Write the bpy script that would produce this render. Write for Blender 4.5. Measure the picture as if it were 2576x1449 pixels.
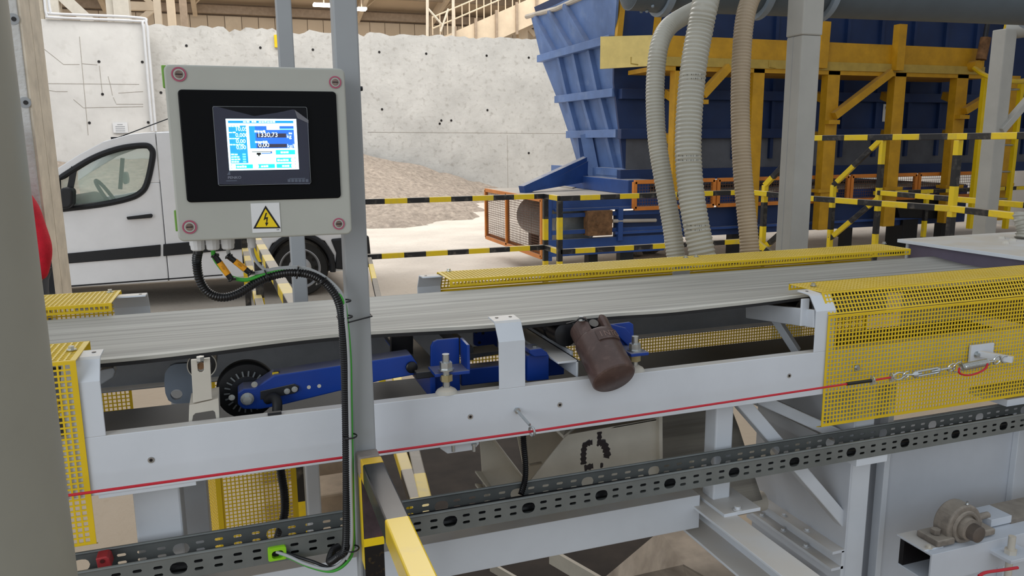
import bpy, bmesh, math, random
from mathutils import Vector, Matrix
random.seed(7)
for o in list(bpy.data.objects): bpy.data.objects.remove(o)
SC = bpy.context.scene
COL = SC.collection
# ------------------------------------------------------------------ camera
F_PX, PITCH, YAW, ROLL, EYE = 1950.0, math.radians(10.6), math.radians(70.6), math.radians(-0.455), 1.58
_fw = Vector((math.cos(YAW)*math.cos(PITCH), math.sin(YAW)*math.cos(PITCH), -math.sin(PITCH)))
_r = Vector((math.sin(YAW), -math.cos(YAW), 0)); _u = _r.cross(_fw)
_r, _u = _r*math.cos(ROLL)+_u*math.sin(ROLL), -_r*math.sin(ROLL)+_u*math.cos(ROLL)
cd = bpy.data.cameras.new('camera'); cam = bpy.data.objects.new('camera', cd); COL.objects.link(cam)
cd.sensor_width = 36.0; cd.lens = F_PX/2576*36; cd.clip_start = 0.02; cd.clip_end = 300
m3 = Matrix((_r, _u, -_fw)).transposed()
cam.matrix_world = Matrix.Translation((0, 0, EYE)) @ m3.to_4x4()
SC.camera = cam
# survey helpers: read a point of the photograph off at a known plane of the place
CP = Vector((0, 0, EYE))
def _ray(x, y): return _fw + _r*((x-1288)/F_PX) + _u*((724.5-y)/F_PX)
def PX(x, y, c): d = _ray(x, y); return CP + d*(c/d.x)
def PY(x, y, c): d = _ray(x, y); return CP + d*(c/d.y)
def PZ(x, y, c): d = _ray(x, y); return CP + d*((c-EYE)/d.z)
def PD(x, y, c): return CP + _ray(x, y)*c
# ------------------------------------------------------------------ world, lights, exposure
W = bpy.data.worlds.new('world'); SC.world = W; W.use_nodes = True
bg = W.node_tree.nodes['Background']
bg.inputs[0].default_value = (0.86, 0.93, 1.0, 1); bg.inputs[1].default_value = 0.62
def area(name, loc, target, sx, sy, power, color):
    l = bpy.data.lights.new(name, 'AREA'); l.shape = 'RECTANGLE'; l.size = sx; l.size_y = sy
    l.energy = power; l.color = color
    o = bpy.data.objects.new(name, l); COL.objects.link(o); o.location = loc
    o.rotation_euler = (Vector(target)-Vector(loc)).to_track_quat('-Z', 'Y').to_euler()
    return o
area('doorway_daylight', (-7.5, -4.5, 3.2), (0.6, 2.5, 1.0), 5, 5, 260, (0.93, 0.97, 1.0))
area('roof_skylight', (3.0, 17.0, 11.5), (3.0, 16.9, 0), 18, 9, 1900, (1.0, 0.97, 0.93))
area('hall_fill', (4.0, 34.0, 9.3), (4.0, 34.3, 0), 30, 8, 1700, (1.0, 0.93, 0.82))  # fill lamp added under the far roof to brighten the hall
vs = SC.view_settings; vs.view_transform = 'Standard'; vs.look = 'None'; vs.gamma = 1.0; vs.use_curve_mapping = False
vs.exposure = 0.28
# ------------------------------------------------------------------ materials
MATS = {}
def lin(c):
    if isinstance(c, str):
        c = c.lstrip('#'); c = tuple(int(c[i:i+2], 16)/255 for i in (0, 2, 4))
    return tuple(((v/12.92) if v <= .04045 else ((v+.055)/1.055)**2.4) for v in c[:3]) + (1,)
def mat(name, col, rough=.55, metal=0., var=.12, scale=6., dust=0., dustcol='#cbbfae', bump=0., bscale=60., spec=.4,
        col2=None, speck=0., speckcol='#4a4038', speckscale=40., emit=None, estr=0., alpha=1., trans=0.):
    if name in MATS: return MATS[name]
    m = bpy.data.materials.new(name); m.use_nodes = True; MATS[name] = m
    nt = m.node_tree; N = nt.nodes; L = nt.links; b = N['Principled BSDF']
    b.inputs['Roughness'].default_value = rough; b.inputs['Metallic'].default_value = metal
    b.inputs['Specular IOR Level'].default_value = spec
    tc = N.new('ShaderNodeTexCoord'); no = N.new('ShaderNodeTexNoise'); no.inputs['Scale'].default_value = scale
    no.inputs['Detail'].default_value = 5.; no.inputs['Roughness'].default_value = .62
    L.new(tc.outputs['Object'], no.inputs['Vector'])
    rmp = N.new('ShaderNodeValToRGB'); c = lin(col)
    d = lin(col2) if col2 else tuple(v*(1-var*1.6) for v in c[:3]) + (1,)
    e = tuple(min(1, v*(1+var)) for v in c[:3]) + (1,)
    rmp.color_ramp.elements[0].position = .3; rmp.color_ramp.elements[0].color = d
    rmp.color_ramp.elements[1].position = .7; rmp.color_ramp.elements[1].color = e
    L.new(no.outputs['Fac'], rmp.inputs['Fac']); out = rmp.outputs['Color']
    def mix(fac, a, colr):
        x = N.new('ShaderNodeMix'); x.data_type = 'RGBA'; L.new(fac, x.inputs[0]); L.new(a, x.inputs[6]); x.inputs[7].default_value = lin(colr); return x.outputs[2]
    if speck:
        n2 = N.new('ShaderNodeTexNoise'); n2.inputs['Scale'].default_value = speckscale; n2.inputs['Detail'].default_value = 3.
        L.new(tc.outputs['Object'], n2.inputs['Vector'])
        r2 = N.new('ShaderNodeMapRange'); r2.inputs[1].default_value = .60-.1*speck; r2.inputs[2].default_value = .74; r2.inputs[4].default_value = min(1, speck)
        L.new(n2.outputs['Fac'], r2.inputs[0]); out = mix(r2.outputs[0], out, speckcol)
    if dust:      # settled dust: lies on whatever faces up, patchy
        g = N.new('ShaderNodeNewGeometry'); sp = N.new('ShaderNodeSeparateXYZ'); L.new(g.outputs['True Normal'], sp.inputs[0])
        r3 = N.new('ShaderNodeMapRange'); r3.inputs[1].default_value = .55; r3.inputs[2].default_value = .95; r3.inputs[4].default_value = dust
        L.new(sp.outputs['Z'], r3.inputs[0])
        n3 = N.new('ShaderNodeTexNoise'); n3.inputs['Scale'].default_value = 9.; n3.inputs['Detail'].default_value = 6.; L.new(tc.outputs['Object'], n3.inputs['Vector'])
        r4 = N.new('ShaderNodeMapRange'); r4.inputs[1].default_value = .3; r4.inputs[2].default_value = .6; r4.inputs[3].default_value = .55; L.new(n3.outputs['Fac'], r4.inputs[0])
        mu = N.new('ShaderNodeMath'); mu.operation = 'MULTIPLY'; L.new(r3.outputs[0], mu.inputs[0]); L.new(r4.outputs[0], mu.inputs[1])
        out = mix(mu.outputs[0], out, dustcol)
    L.new(out, b.inputs['Base Color'])
    if bump:
        n4 = N.new('ShaderNodeTexNoise'); n4.inputs['Scale'].default_value = bscale; n4.inputs['Detail'].default_value = 6.
        L.new(tc.outputs['Object'], n4.inputs['Vector'])
        bu = N.new('ShaderNodeBump'); bu.inputs['Strength'].default_value = bump; bu.inputs['Distance'].default_value = .02
        L.new(n4.outputs['Fac'], bu.inputs['Height']); L.new(bu.outputs[0], b.inputs['Normal'])
    if emit:
        b.inputs['Emission Color'].default_value = lin(emit); b.inputs['Emission Strength'].default_value = estr
    if trans: b.inputs['Transmission Weight'].default_value = trans; b.inputs['IOR'].default_value = 1.45
    b.inputs['Alpha'].default_value = alpha
    return m
def stripes(name, a, b_, period, phase=0., duty=.5, rough=.45, wear=.25, dust=.35, axis=2, soft=.002):
    """two paint colours in bands along the object's own length"""
    if name in MATS: return MATS[name]
    m = bpy.data.materials.new(name); m.use_nodes = True; MATS[name] = m
    nt = m.node_tree; N = nt.nodes; L = nt.links; p = N['Principled BSDF']; p.inputs['Roughness'].default_value = rough
    tc = N.new('ShaderNodeTexCoord'); s = N.new('ShaderNodeSeparateXYZ'); L.new(tc.outputs['Object'], s.inputs[0])
    def M(op, x, y=None):
        n = N.new('ShaderNodeMath'); n.operation = op
        for i, v in ((0, x), (1, y)):
            if v is None: continue
            if isinstance(v, (int, float)): n.inputs[i].default_value = v
            else: L.new(v, n.inputs[i])
        return n.outputs[0]
    f = M('FRACT', M('ADD', M('MULTIPLY', s.outputs[axis], 1/period), phase))
    k = M('GREATER_THAN', f, duty)
    mx = N.new('ShaderNodeMix'); mx.data_type = 'RGBA'; L.new(k, mx.inputs[0]); mx.inputs[6].default_value = lin(a); mx.inputs[7].default_value = lin(b_)
    out = mx.outputs[2]
    n2 = N.new('ShaderNodeTexNoise'); n2.inputs['Scale'].default_value = 18; n2.inputs['Detail'].default_value = 7; L.new(tc.outputs['Object'], n2.inputs['Vector'])
    r = N.new('ShaderNodeMapRange'); r.inputs[1].default_value = .52; r.inputs[2].default_value = .72; r.inputs[4].default_value = wear; L.new(n2.outputs['Fac'], r.inputs[0])
    m2 = N.new('ShaderNodeMix'); m2.data_type = 'RGBA'; L.new(r.outputs[0], m2.inputs[0]); L.new(out, m2.inputs[6]); m2.inputs[7].default_value = lin('#8f867a'); out = m2.outputs[2]
    if dust:
        g = N.new('ShaderNodeNewGeometry'); sp = N.new('ShaderNodeSeparateXYZ'); L.new(g.outputs['True Normal'], sp.inputs[0])
        r3 = N.new('ShaderNodeMapRange'); r3.inputs[1].default_value = .55; r3.inputs[2].default_value = .95; r3.inputs[4].default_value = dust; L.new(sp.outputs['Z'], r3.inputs[0])
        m3_ = N.new('ShaderNodeMix'); m3_.data_type = 'RGBA'; L.new(r3.outputs[0], m3_.inputs[0]); L.new(out, m3_.inputs[6]); m3_.inputs[7].default_value = lin('#cbbfae'); out = m3_.outputs[2]
    L.new(out, p.inputs['Base Color'])
    return m
# ------------------------------------------------------------------ mesh building
class MB:
    def __init__(s): s.v = []; s.f = []
    def add(s, vs, fs):
        k = len(s.v); s.v += [Vector(v) for v in vs]; s.f += [tuple(i+k for i in f) for f in fs]; return s
    def box(s, x0, x1, y0, y1, z0, z1):
        return s.add([(x, y, z) for z in (z0, z1) for y in (y0, y1) for x in (x0, x1)],
                     [(0, 2, 3, 1), (4, 5, 7, 6), (0, 1, 5, 4), (2, 6, 7, 3), (0, 4, 6, 2), (1, 3, 7, 5)])
    def prism(s, poly, d):
        """polygon (list of 3D points) pushed along vector d"""
        n = len(poly); d = Vector(d); P = [Vector(p) for p in poly]
        nn = sum(((P[i]-P[0]).cross(P[(i+1) % n]-P[0]) for i in range(n)), Vector())
        if nn.dot(d) > 0: P = P[::-1]
        return s.add(P+[p+d for p in P], [tuple(range(n)), tuple(range(2*n-1, n-1, -1))] + [(i, i+n, (i+1) % n+n, (i+1) % n) for i in range(n)])
    def beam(s, a, b, w, h, up=(0, 0, 1), prof=None):
        a, b = Vector(a), Vector(b); t = (b-a).normalized(); up = Vector(up)
        if abs(t.dot(up)) > .98: up = Vector((0, 1, 0))
        x = t.cross(up).normalized(); y = x.cross(t)
        pr = prof or [(-w/2, -h/2), (w/2, -h/2), (w/2, h/2), (-w/2, h/2)]
        return s.prism([a+x*p+y*q for p, q in pr], b-a)
    def tube(s, pts, r, n=10, cap=True):
        P = [Vector(p) for p in pts]; rr = r if isinstance(r, (list, tuple)) else [r]*len(P)
        t0 = (P[1]-P[0]).normalized(); ref = Vector((0, 0, 1)) if abs(t0.z) < .9 else Vector((1, 0, 0))
        x = t0.cross(ref).normalized(); vs = []; fs = []
        for i, p in enumerate(P):
            t = (P[min(i+1, len(P)-1)]-P[max(i-1, 0)]).normalized(); x = (x-t*x.dot(t)).normalized(); y = t.cross(x)
            vs += [p+(x*math.cos(2*math.pi*k/n)+y*math.sin(2*math.pi*k/n))*rr[i] for k in range(n)]
        for i in range(len(P)-1):
            for k in range(n): fs.append((i*n+k, i*n+(k+1) % n, (i+1)*n+(k+1) % n, (i+1)*n+k))
        if cap: fs += [tuple(range(n))[::-1], tuple((len(P)-1)*n+k for k in range(n))]
        return s.add(vs, fs)
    def lathe(s, o, axis, prof, n=20):
        """prof: (distance along axis, radius)"""
        o = Vector(o); ax = Vector(axis).normalized(); ref = Vector((0, 0, 1)) if abs(ax.z) < .9 else Vector((1, 0, 0))
        x = ax.cross(ref).normalized(); y = ax.cross(x); vs = []; fs = []
        for d, r in prof: vs += [o+ax*d+(x*math.cos(2*math.pi*k/n)+y*math.sin(2*math.pi*k/n))*max(r, 1e-5) for k in range(n)]
        for i in range(len(prof)-1):
            for k in range(n): fs.append((i*n+k, i*n+(k+1) % n, (i+1)*n+(k+1) % n, (i+1)*n+k))
        fs += [tuple(range(n))[::-1], tuple((len(prof)-1)*n+k for k in range(n))]
        return s.add(vs, fs)
    def hexa(s, o, axis, r, h): return s.lathe(o, axis, [(0, r), (h, r)], 6)
    def torus(s, o, axis, R, r, n=20, m=8):
        ax = Vector(axis).normalized(); ref = Vector((0, 0, 1)) if abs(ax.z) < .9 else Vector((1, 0, 0)); x = ax.cross(ref).normalized(); y = ax.cross(x); o = Vector(o); vs = []; fs = []
        for i in range(n):
            c = x*math.cos(2*math.pi*i/n)+y*math.sin(2*math.pi*i/n)
            vs += [o+c*(R+r*math.cos(2*math.pi*k/m))+ax*(r*math.sin(2*math.pi*k/m)) for k in range(m)]
        for i in range(n):
            for k in range(m): fs.append((i*m+k, i*m+(k+1) % m, ((i+1) % n)*m+(k+1) % m, ((i+1) % n)*m+k))
        return s.add(vs, fs)
    def build(s, name, m, parent=None, smooth=False, bevel=0., seg=2, origin=None, fix=True):
        o0 = Vector(origin) if origin is not None else None
        me = bpy.data.meshes.new(name)
        me.from_pydata([v-o0 for v in s.v] if o0 is not None else s.v, [], s.f); me.update()
        if fix:
            b = bmesh.new(); b.from_mesh(me); bmesh.ops.recalc_face_normals(b, faces=b.faces); b.to_mesh(me); b.free()
        if isinstance(m, str): m = MATS[m]
        me.materials.append(m)
        if smooth:
            me.polygons.foreach_set('use_smooth', [True]*len(me.polygons))
            me.set_sharp_from_angle(angle=math.radians(40))
        o = bpy.data.objects.new(name, me); COL.objects.link(o)
        if o0 is not None: o.location = o0
        if bevel:
            bv = o.modifiers.new('bevel', 'BEVEL'); bv.width = bevel; bv.segments = seg; bv.limit_method = 'ANGLE'; bv.angle_limit = math.radians(40)
        if parent is not None:
            o.parent = parent; o.matrix_parent_inverse = Matrix.Translation(-parent.matrix_basis.translation) if parent.type == 'EMPTY' else parent.matrix_basis.inverted()
        return o
def tag(o, label, cat, group=None):
    o['label'] = label; o['category'] = cat
    if group: o['group'] = group
    return o
def struct(o, label=None, cat=None):
    o['kind'] = 'structure'
    if label: o['label'] = label
    if cat: o['category'] = cat
    return o
def thing(name, label, cat, loc=(0, 0, 0), group=None):
    o = bpy.data.objects.new(name, None); COL.objects.link(o); o.location = loc; o.empty_display_size = .05
    return tag(o, label, cat, group)
def beam_obj(name, a, b, w, h, m, parent=None, bevel=0., up=(0, 0, 1)):
    """a bar with its own length axis (local Z) so bands of paint follow the bar"""
    a, b = Vector(a), Vector(b); t = (b-a).normalized(); upv = Vector(up)
    if abs(t.dot(upv)) > .98: upv = Vector((0, 1, 0))
    x = t.cross(upv).normalized(); y = x.cross(t).normalized(); L = (b-a).length
    mb = MB().box(-w/2, w/2, -h/2, h/2, 0, L); o = mb.build(name, m, None, bevel=bevel)
    M = Matrix((x, y, t)).transposed().to_4x4()
    if M.determinant() < 0: M = Matrix((-x, y, t)).transposed().to_4x4()
    M.translation = a; o.matrix_world = M
    if parent is not None:
        o.parent = parent; o.matrix_parent_inverse = Matrix.Translation(-parent.matrix_basis.translation)
    return o
def lerp(a, b, t): return Vector(a)*(1-t)+Vector(b)*t
def spline(pts, n=12):
    P = [Vector(p) for p in pts]; P = [P[0]*2-P[1]]+P+[P[-1]*2-P[-2]]; out = []
    for i in range(1, len(P)-2):
        for k in range(n):
            t = k/n; a, b, c, d = P[i-1:i+3]
            out.append(.5*((2*b)+(c-a)*t+(2*a-5*b+4*c-d)*t*t+(3*b-a-3*c+d)*t**3))
    out.append(P[-2]); return out
def resample(pts, step):
    out = [pts[0]]; acc = 0.
    for a, b in zip(pts, pts[1:]):
        L = (b-a).length; d = step-acc
        while d <= L: out.append(a+(b-a)*(d/L)); d += step
        acc = (acc+L) % step
    return out
def bolt(name, o, axis, r, parent, m='zinc', h=None, washer=True):
    mb = MB(); a = Vector(axis).normalized(); h = h or r*1.1
    if washer: mb.lathe(o, a, [(0, r*1.55), (r*.25, r*1.55)], 14)
    mb.hexa(Vector(o)+a*r*.2, a, r, h)
    return mb.build(name, m, parent)
def text(name, s, loc, size, m, parent, rot, ext=.0004, align='LEFT', sx=1.):
    cu = bpy.data.curves.new(name, 'FONT'); cu.body = s; cu.size = size; cu.extrude = ext; cu.align_x = align
    o = bpy.data.objects.new(name, cu); COL.objects.link(o); o.matrix_world = Matrix.Translation(loc) @ rot.to_4x4() @ Matrix.Diagonal((sx, 1, 1, 1))
    dg = bpy.context.evaluated_depsgraph_get(); me = bpy.data.meshes.new_from_object(o.evaluated_get(dg)); M = o.matrix_world.copy()
    bpy.data.objects.remove(o); me.transform(M); me.materials.clear(); me.materials.append(MATS[m] if isinstance(m, str) else m); me.name = name
    o = bpy.data.objects.new(name, me); COL.objects.link(o)
    if parent is not None:
        o.parent = parent; o.matrix_parent_inverse = Matrix.Translation(-parent.matrix_basis.translation) if parent.type == 'EMPTY' else parent.matrix_basis.inverted()
    return o
def perforated(strips, x0, x1, pitch, hole, t, mb=None, edge=.004):
    """sheet bent along X; strips: list of ((y,z),(y,z)) cross-section pieces; square holes punched through"""
    mb = mb or MB()
    nx = max(1, int((x1-x0-2*edge)/pitch)); mx = (x1-x0-nx*pitch)/2
    for (ya, za), (yb, zb) in strips:
        a = Vector((0, ya, za)); b = Vector((0, yb, zb)); w = b-a; Lw = w.length; w.normalize(); nrm = Vector((1, 0, 0)).cross(w)*t
        nw = max(0, int((Lw-2*.0015)/pitch)); mw = (Lw-nw*pitch)/2
        def slab(u0, u1, w0, w1):
            if u1-u0 < 1e-5 or w1-w0 < 1e-5: return
            p = [a+Vector((u, 0, 0))+w*q for u, q in ((u0, w0), (u1, w0), (u1, w1), (u0, w1))]
            mb.prism(p, nrm)
        slab(x0, x1, 0, mw); slab(x0, x1, Lw-mw, Lw); slab(x0, x0+mx, mw, Lw-mw); slab(x1-mx, x1, mw, Lw-mw)
        g = (pitch-hole)/2
        for i in range(nx):
            for j in range(nw):
                u = x0+mx+i*pitch; q = mw+j*pitch
                O = [(u, q), (u+pitch, q), (u+pitch, q+pitch), (u, q+pitch)]; I = [(u+g, q+g), (u+pitch-g, q+g), (u+pitch-g, q+pitch-g), (u+g, q+pitch-g)]
                P = [a+Vector((c, 0, 0))+w*e for c, e in O+I]; P += [p+nrm for p in P]
                fs = []
                for k in range(4):
                    l = (k+1) % 4
                    fs += [(k, k+4, l+4, l), (k+8, l+8, l+12, k+12), (k+4, k+12, l+12, l+4)]
                mb.add(P, fs)
    return mb
# ------------------------------------------------------------------ palette
mat('white_paint', '#ccd1d8', .42, var=.05, scale=3., dust=.7, spec=.4)
mat('white_paint_old', '#c2bdb2', .5, var=.08, scale=4., dust=.75)
mat('grey_box', '#a9aaa3', .5, var=.03, scale=8.)
mat('post_grey', '#989b9e', .45, var=.05, scale=3.)
mat('column_grey', '#9a988d', .5, var=.06, scale=4.)
mat('yellow_guard', '#dcb91a', .45, var=.05, dust=.5, dustcol='#d9c992')
mat('yellow_frame', '#c4931c', .5, var=.12, dust=.5, dustcol='#b9a47c')
mat('yellow', '#e6c413', .4, var=.06, dust=.3)
mat('orange', '#d27f33', .5, var=.1, dust=.4)
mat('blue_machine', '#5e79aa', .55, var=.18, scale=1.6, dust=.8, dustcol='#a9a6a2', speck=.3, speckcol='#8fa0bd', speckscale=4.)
mat('blue_weigh', '#103a90', .35, var=.08, dust=.8, dustcol='#7d7a78')
mat('black_plastic', '#101013', .35, var=.1)
mat('panel_black', '#06070a', .4, var=.05, spec=.12)
mat('bezel_black', '#101116', .4, var=.12, scale=30., spec=.15)
mat('rubber', '#151517', .6, var=.15)
mat('dark_steel', '#33353a', .45, metal=.5, var=.2, dust=.4)
mat('roller_black', '#1d1e22', .4, var=.25, scale=9.)
mat('zinc', '#bfc3c4', .3, metal=.9, var=.08)
mat('brass_zinc', '#b5aa84', .35, metal=.8, var=.1)
mat('galv', '#8b9092', .42, metal=.55, var=.1, scale=12., dust=.5, dustcol='#6f7069')
mat('brown_weight', '#54423d', .36, var=.2, scale=14., speck=.35, speckcol='#7c655d', speckscale=55.)
mat('belt_top', '#97958f', .55, var=.16, scale=5., spec=.3)
mat('belt_edge', '#b7b5ad', .6, var=.06)
mat('belt_dark', '#202022', .6, var=.2)
mat('green_cable', '#3fa03a', .4, var=.04)
mat('grey_cable', '#a3a6a8', .45, var=.04)
mat('green_clip', '#8fcf1f', .45, var=.05)
mat('green_hinge', '#6f9f3e', .5, var=.05)
mat('red_cap', '#b33a3e', .5, var=.06)
mat('red_rope', '#c01c2e', .35, var=.05)
mat('red_cloth', '#c4122a', .8, var=.15, scale=20., bump=.2, bscale=200.)
mat('skin', '#c48f76', .55, var=.05)
mat('hair_dark', '#2a211c', .7)
mat('trouser', '#45484f', .8, var=.1)
mat('orange_label', '#e09a1c', .5, var=.04)
mat('white_plastic', '#cfd0d2', .4, var=.03)
mat('white_label', '#d8d9da', .4, var=.02)
mat('sign_yellow', '#e8c914', .4, var=.02)
mat('ink', '#120c0c', .5)
mat('ring_red', '#a8526a', .5, var=.05)
mat('lock_metal', '#8f7a72', .35, metal=.7, var=.3, scale=80.)
mat('hose_grey', '#a9a69b', .4, var=.06)
mat('hose_beige', '#a3927b', .55, var=.08)
mat('duct', '#545e66', .45, var=.15, scale=2., dust=.8, dustcol='#a89f90')
mat('van_white', '#eaeaec', .22, var=.02, spec=.5)
mat('van_black', '#1c1d21', .55, var=.08)
mat('tyre', '#2a2928', .75, var=.15, dust=.4)
mat('wheel_steel', '#b9b9bc', .4, metal=.5, var=.06)
mat('glass', '#cfe6d8', .03, var=0., alpha=.22, spec=.6)
mat('seat_dark', '#232427', .7)
mat('concrete', '#c3c1bc', .85, var=.10, scale=1.2, bump=.55, bscale=9., speck=.5, speckcol='#8b857c', speckscale=7.)
mat('concrete_smooth', '#d2d0cc', .85, var=.07, scale=.9, bump=.2, bscale=6., speck=.2, speckcol='#a5a198', speckscale=5.)
mat('concrete_pillar', '#cbcac7', .85, var=.08, scale=5., bump=.4, bscale=40.)
mat('timber_edge', '#d3c8b6', .8, var=.12, scale=7.)
mat('floor_dust', '#d8cec2', .9, var=.12, scale=.7, bump=.35, bscale=14., speck=.35, speckcol='#9d9184', speckscale=22.)
mat('gravel', '#a89b8e', .95, var=.25, scale=9., bump=1., bscale=45., speck=.5, speckcol='#85786b', speckscale=30.)
mat('hall_beige', '#d6c7b2', .8, var=.08, scale=1.5)
mat('hall_sheet', '#cdbda8', .8, var=.06, scale=.4)
mat('hall_dark', '#a39485', .8, var=.1)
mat('pale_steel', '#cfc8bb', .6, var=.06)
mat('rust_block', '#7b5a3c', .8, var=.3, scale=14., speck=.5, speckcol='#3c2c20', speckscale=24.)
mat('dusty_sheet', '#b9b0a4', .8, var=.12, scale=3.)
mat('lamp', '#ffffff', .5, emit='#fff6e8', estr=9.)
mat('crack', '#a5a098', .9)
YB, BK = '#e3c313', '#17171a'
# ------------------------------------------------------------------ the place: floor, walls, roof
fl = MB()
fl.add([(-30, -14, 0), (45, -14, 0), (45, 60, 0), (-30, 60, 0)], [(0, 1, 2, 3)])
nt = MATS['floor_dust'].node_tree; bs = nt.nodes['Principled BSDF']; src = bs.inputs['Base Color'].links[0].from_socket
tc_ = next(n for n in nt.nodes if n.type == 'TEX_COORD'); nz = nt.nodes.new('ShaderNodeTexNoise'); nz.inputs['Scale'].default_value = .45; nz.inputs['Detail'].default_value = 6.
nt.links.new(tc_.outputs['Object'], nz.inputs['Vector']); sx_ = nt.nodes.new('ShaderNodeSeparateXYZ'); nt.links.new(tc_.outputs['Object'], sx_.inputs[0])
ma = nt.nodes.new('ShaderNodeMath'); ma.operation = 'MULTIPLY_ADD'; nt.links.new(nz.outputs['Fac'], ma.inputs[0]); ma.inputs[1].default_value = 5.; nt.links.new(sx_.outputs['Y'], ma.inputs[2])
mr = nt.nodes.new('ShaderNodeMapRange'); mr.inputs[1].default_value = 13.; mr.inputs[2].default_value = 8.; mr.inputs[3].default_value = 0.; mr.inputs[4].default_value = .85; nt.links.new(ma.outputs[0], mr.inputs[0])
mxx = nt.nodes.new('ShaderNodeMix'); mxx.data_type = 'RGBA'; nt.links.new(mr.outputs[0], mxx.inputs[0]); nt.links.new(src, mxx.inputs[6]); mxx.inputs[7].default_value = lin('#a5937d'); nt.links.new(mxx.outputs[2], bs.inputs['Base Color'])   # trodden brown dirt round the conveyor
struct(fl.build('floor', 'floor_dust'), 'dusty pale concrete floor of the hall', 'floor')
struct(MB().box(5.2, 30, 2.6, 13.5, 5.6, 5.8).build('ceiling', 'hall_sheet'), 'unseen slab added over the feeder to keep daylight off it', 'roof')  # slab added out of view to darken the hopper side
struct(MB().box(13.5, 13.7, -6, 13.5, 0, 5.6).build('wall_right', 'concrete_smooth'), 'concrete end wall of the feeder bay', 'wall')
YW = 24.0; ZW = 4.85
def rough_wall(name, x0, x1, y0, y1, h, m, amp, n):
    mb = MB(); r = random.Random(3); top = []
    for i in range(n+1):
        x = x0+(x1-x0)*i/n; top.append((x, h-amp*abs(r.gauss(0, .5))-amp*.6*(r.random() > .85)))
    V = []
    for x, z in top: V += [(x, y0, 0), (x, y0, z), (x, y1, z+amp*.4), (x, y1, 0)]
    F = []
    for i in range(n):
        a = 4*i; F += [(a, a+4, a+5, a+1), (a+1, a+5, a+6, a+2), (a+2, a+6, a+7, a+3)]
    F += [(0, 1, 2, 3), (4*n+3, 4*n+2, 4*n+1, 4*n)]
    return mb.add(V, F).build(name, m)
wb = struct(rough_wall('wall_back', PY(360, 58, YW).x, 30, YW, YW+.6, ZW, MATS['concrete'], .10, 220), 'rough pitted concrete bunker wall with broken top edge', 'wall')
xw = PY(360, 58, YW-.5).x
wl = struct(MB().box(-18, xw, YW-.5, YW+.6, 0, PY(300, 55, YW-.5).z).build('wall_left', 'concrete_smooth', bevel=.03), 'smooth concrete wall section behind the white van', 'wall')
for pts in ([(102, 118), (112, 124), (135, 142), (160, 162), (200, 162)], [(205, 160), (245, 163)], [(115, 210), (210, 211), (350, 212)], [(272, 192), (278, 215), (283, 240)], [(285, 245), (293, 262), (360, 262)], [(185, 250), (210, 271), (360, 268)], [(118, 226), (140, 230), (170, 230)], [(298, 234), (360, 230)], [(200, 92), (206, 160), (215, 260), (222, 340)], [(250, 165), (258, 240)]):
    MB().tube([PY(x, y, YW-.5) for x, y in pts], .008, 5).build('crack', 'crack', wl)
for (x, y), w in ([((x, y), wl) for x, y in ((249, 155), (358, 156), (258, 237), (225, 309), (373, 308))] + [((x, y), wb) for x, y in ((469, 115), (655, 120), (787, 125), (405, 233), (954, 131), (1072, 135), (1224, 140), (1330, 145), (1110, 303), (1135, 303), (1226, 277), (961, 275), (1330, 385), (1106, 311))]):
    p = PY(x, y, YW-.5 if w is wl else YW)
    MB().lathe(p+Vector((0, .01, 0)), (0, -1, 0), [(0, .03), (.02, .036)], 12).build('tie_hole', 'ink', w)
MB().tube([PY(925, 332, YW), PY(1440, 336, YW)], .008, 5).build('form_seam', 'crack', wb); MB().tube([PY(1278, 480, YW), PY(1276, 340, YW)], .008, 5).build('form_seam', 'crack', wb)
# conduit pipes running over and down the smooth wall
pp = thing('wall_conduit', 'white conduit pipe bent over the corner of the smooth concrete wall', 'pipe', PY(375, 325, YW-.6))
for dx in (0, .09):
    MB().tube(spline([PY(112, 0, YW-.55)+Vector((dx, 0, dx)), PY(118, 38, YW-.55)+Vector((dx, 0, dx)), PY(140, 44, YW-.55)+Vector((0, 0, dx)), PY(345, 53, YW-.55)+Vector((0, 0, dx)), PY(359, 60, YW-.6)+Vector((dx, 0, 0)), PY(366, 130, YW-.6)+Vector((dx, 0, 0)), PY(383, 330, YW-.6)+Vector((dx, 0, 0))], 6), .035, 8).build('pipe', 'white_plastic', pp, smooth=True)
ns = PY(283, 308, YW-.52); ns2 = PY(323, 334, YW-.52)
sg = thing('wall_notice', 'small white printed notice on the smooth wall above the van', 'sign', ns)
MB().box(ns.x, ns2.x, ns.y-.015, ns.y, ns2.z, ns.z).build('sheet', 'white_label', sg)
for k in range(5):
    MB().box(ns.x+.06+.05*(k == 0), ns2.x-.07-.05*(k == 0), ns.y-.018, ns.y-.014, ns.z-.065-.055*k, ns.z-.045-.055*k).build('print_line', 'post_grey', sg)
yp = PY(703, 88, YW-.05); tag(MB().box(yp.x-.15, yp.x+.15, YW-.08, YW-.001, PY(703, 120, YW).z, yp.z).build('yellow_plate', 'yellow'), 'small yellow plate on the rough wall beside the grey rear post', 'plate')
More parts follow.
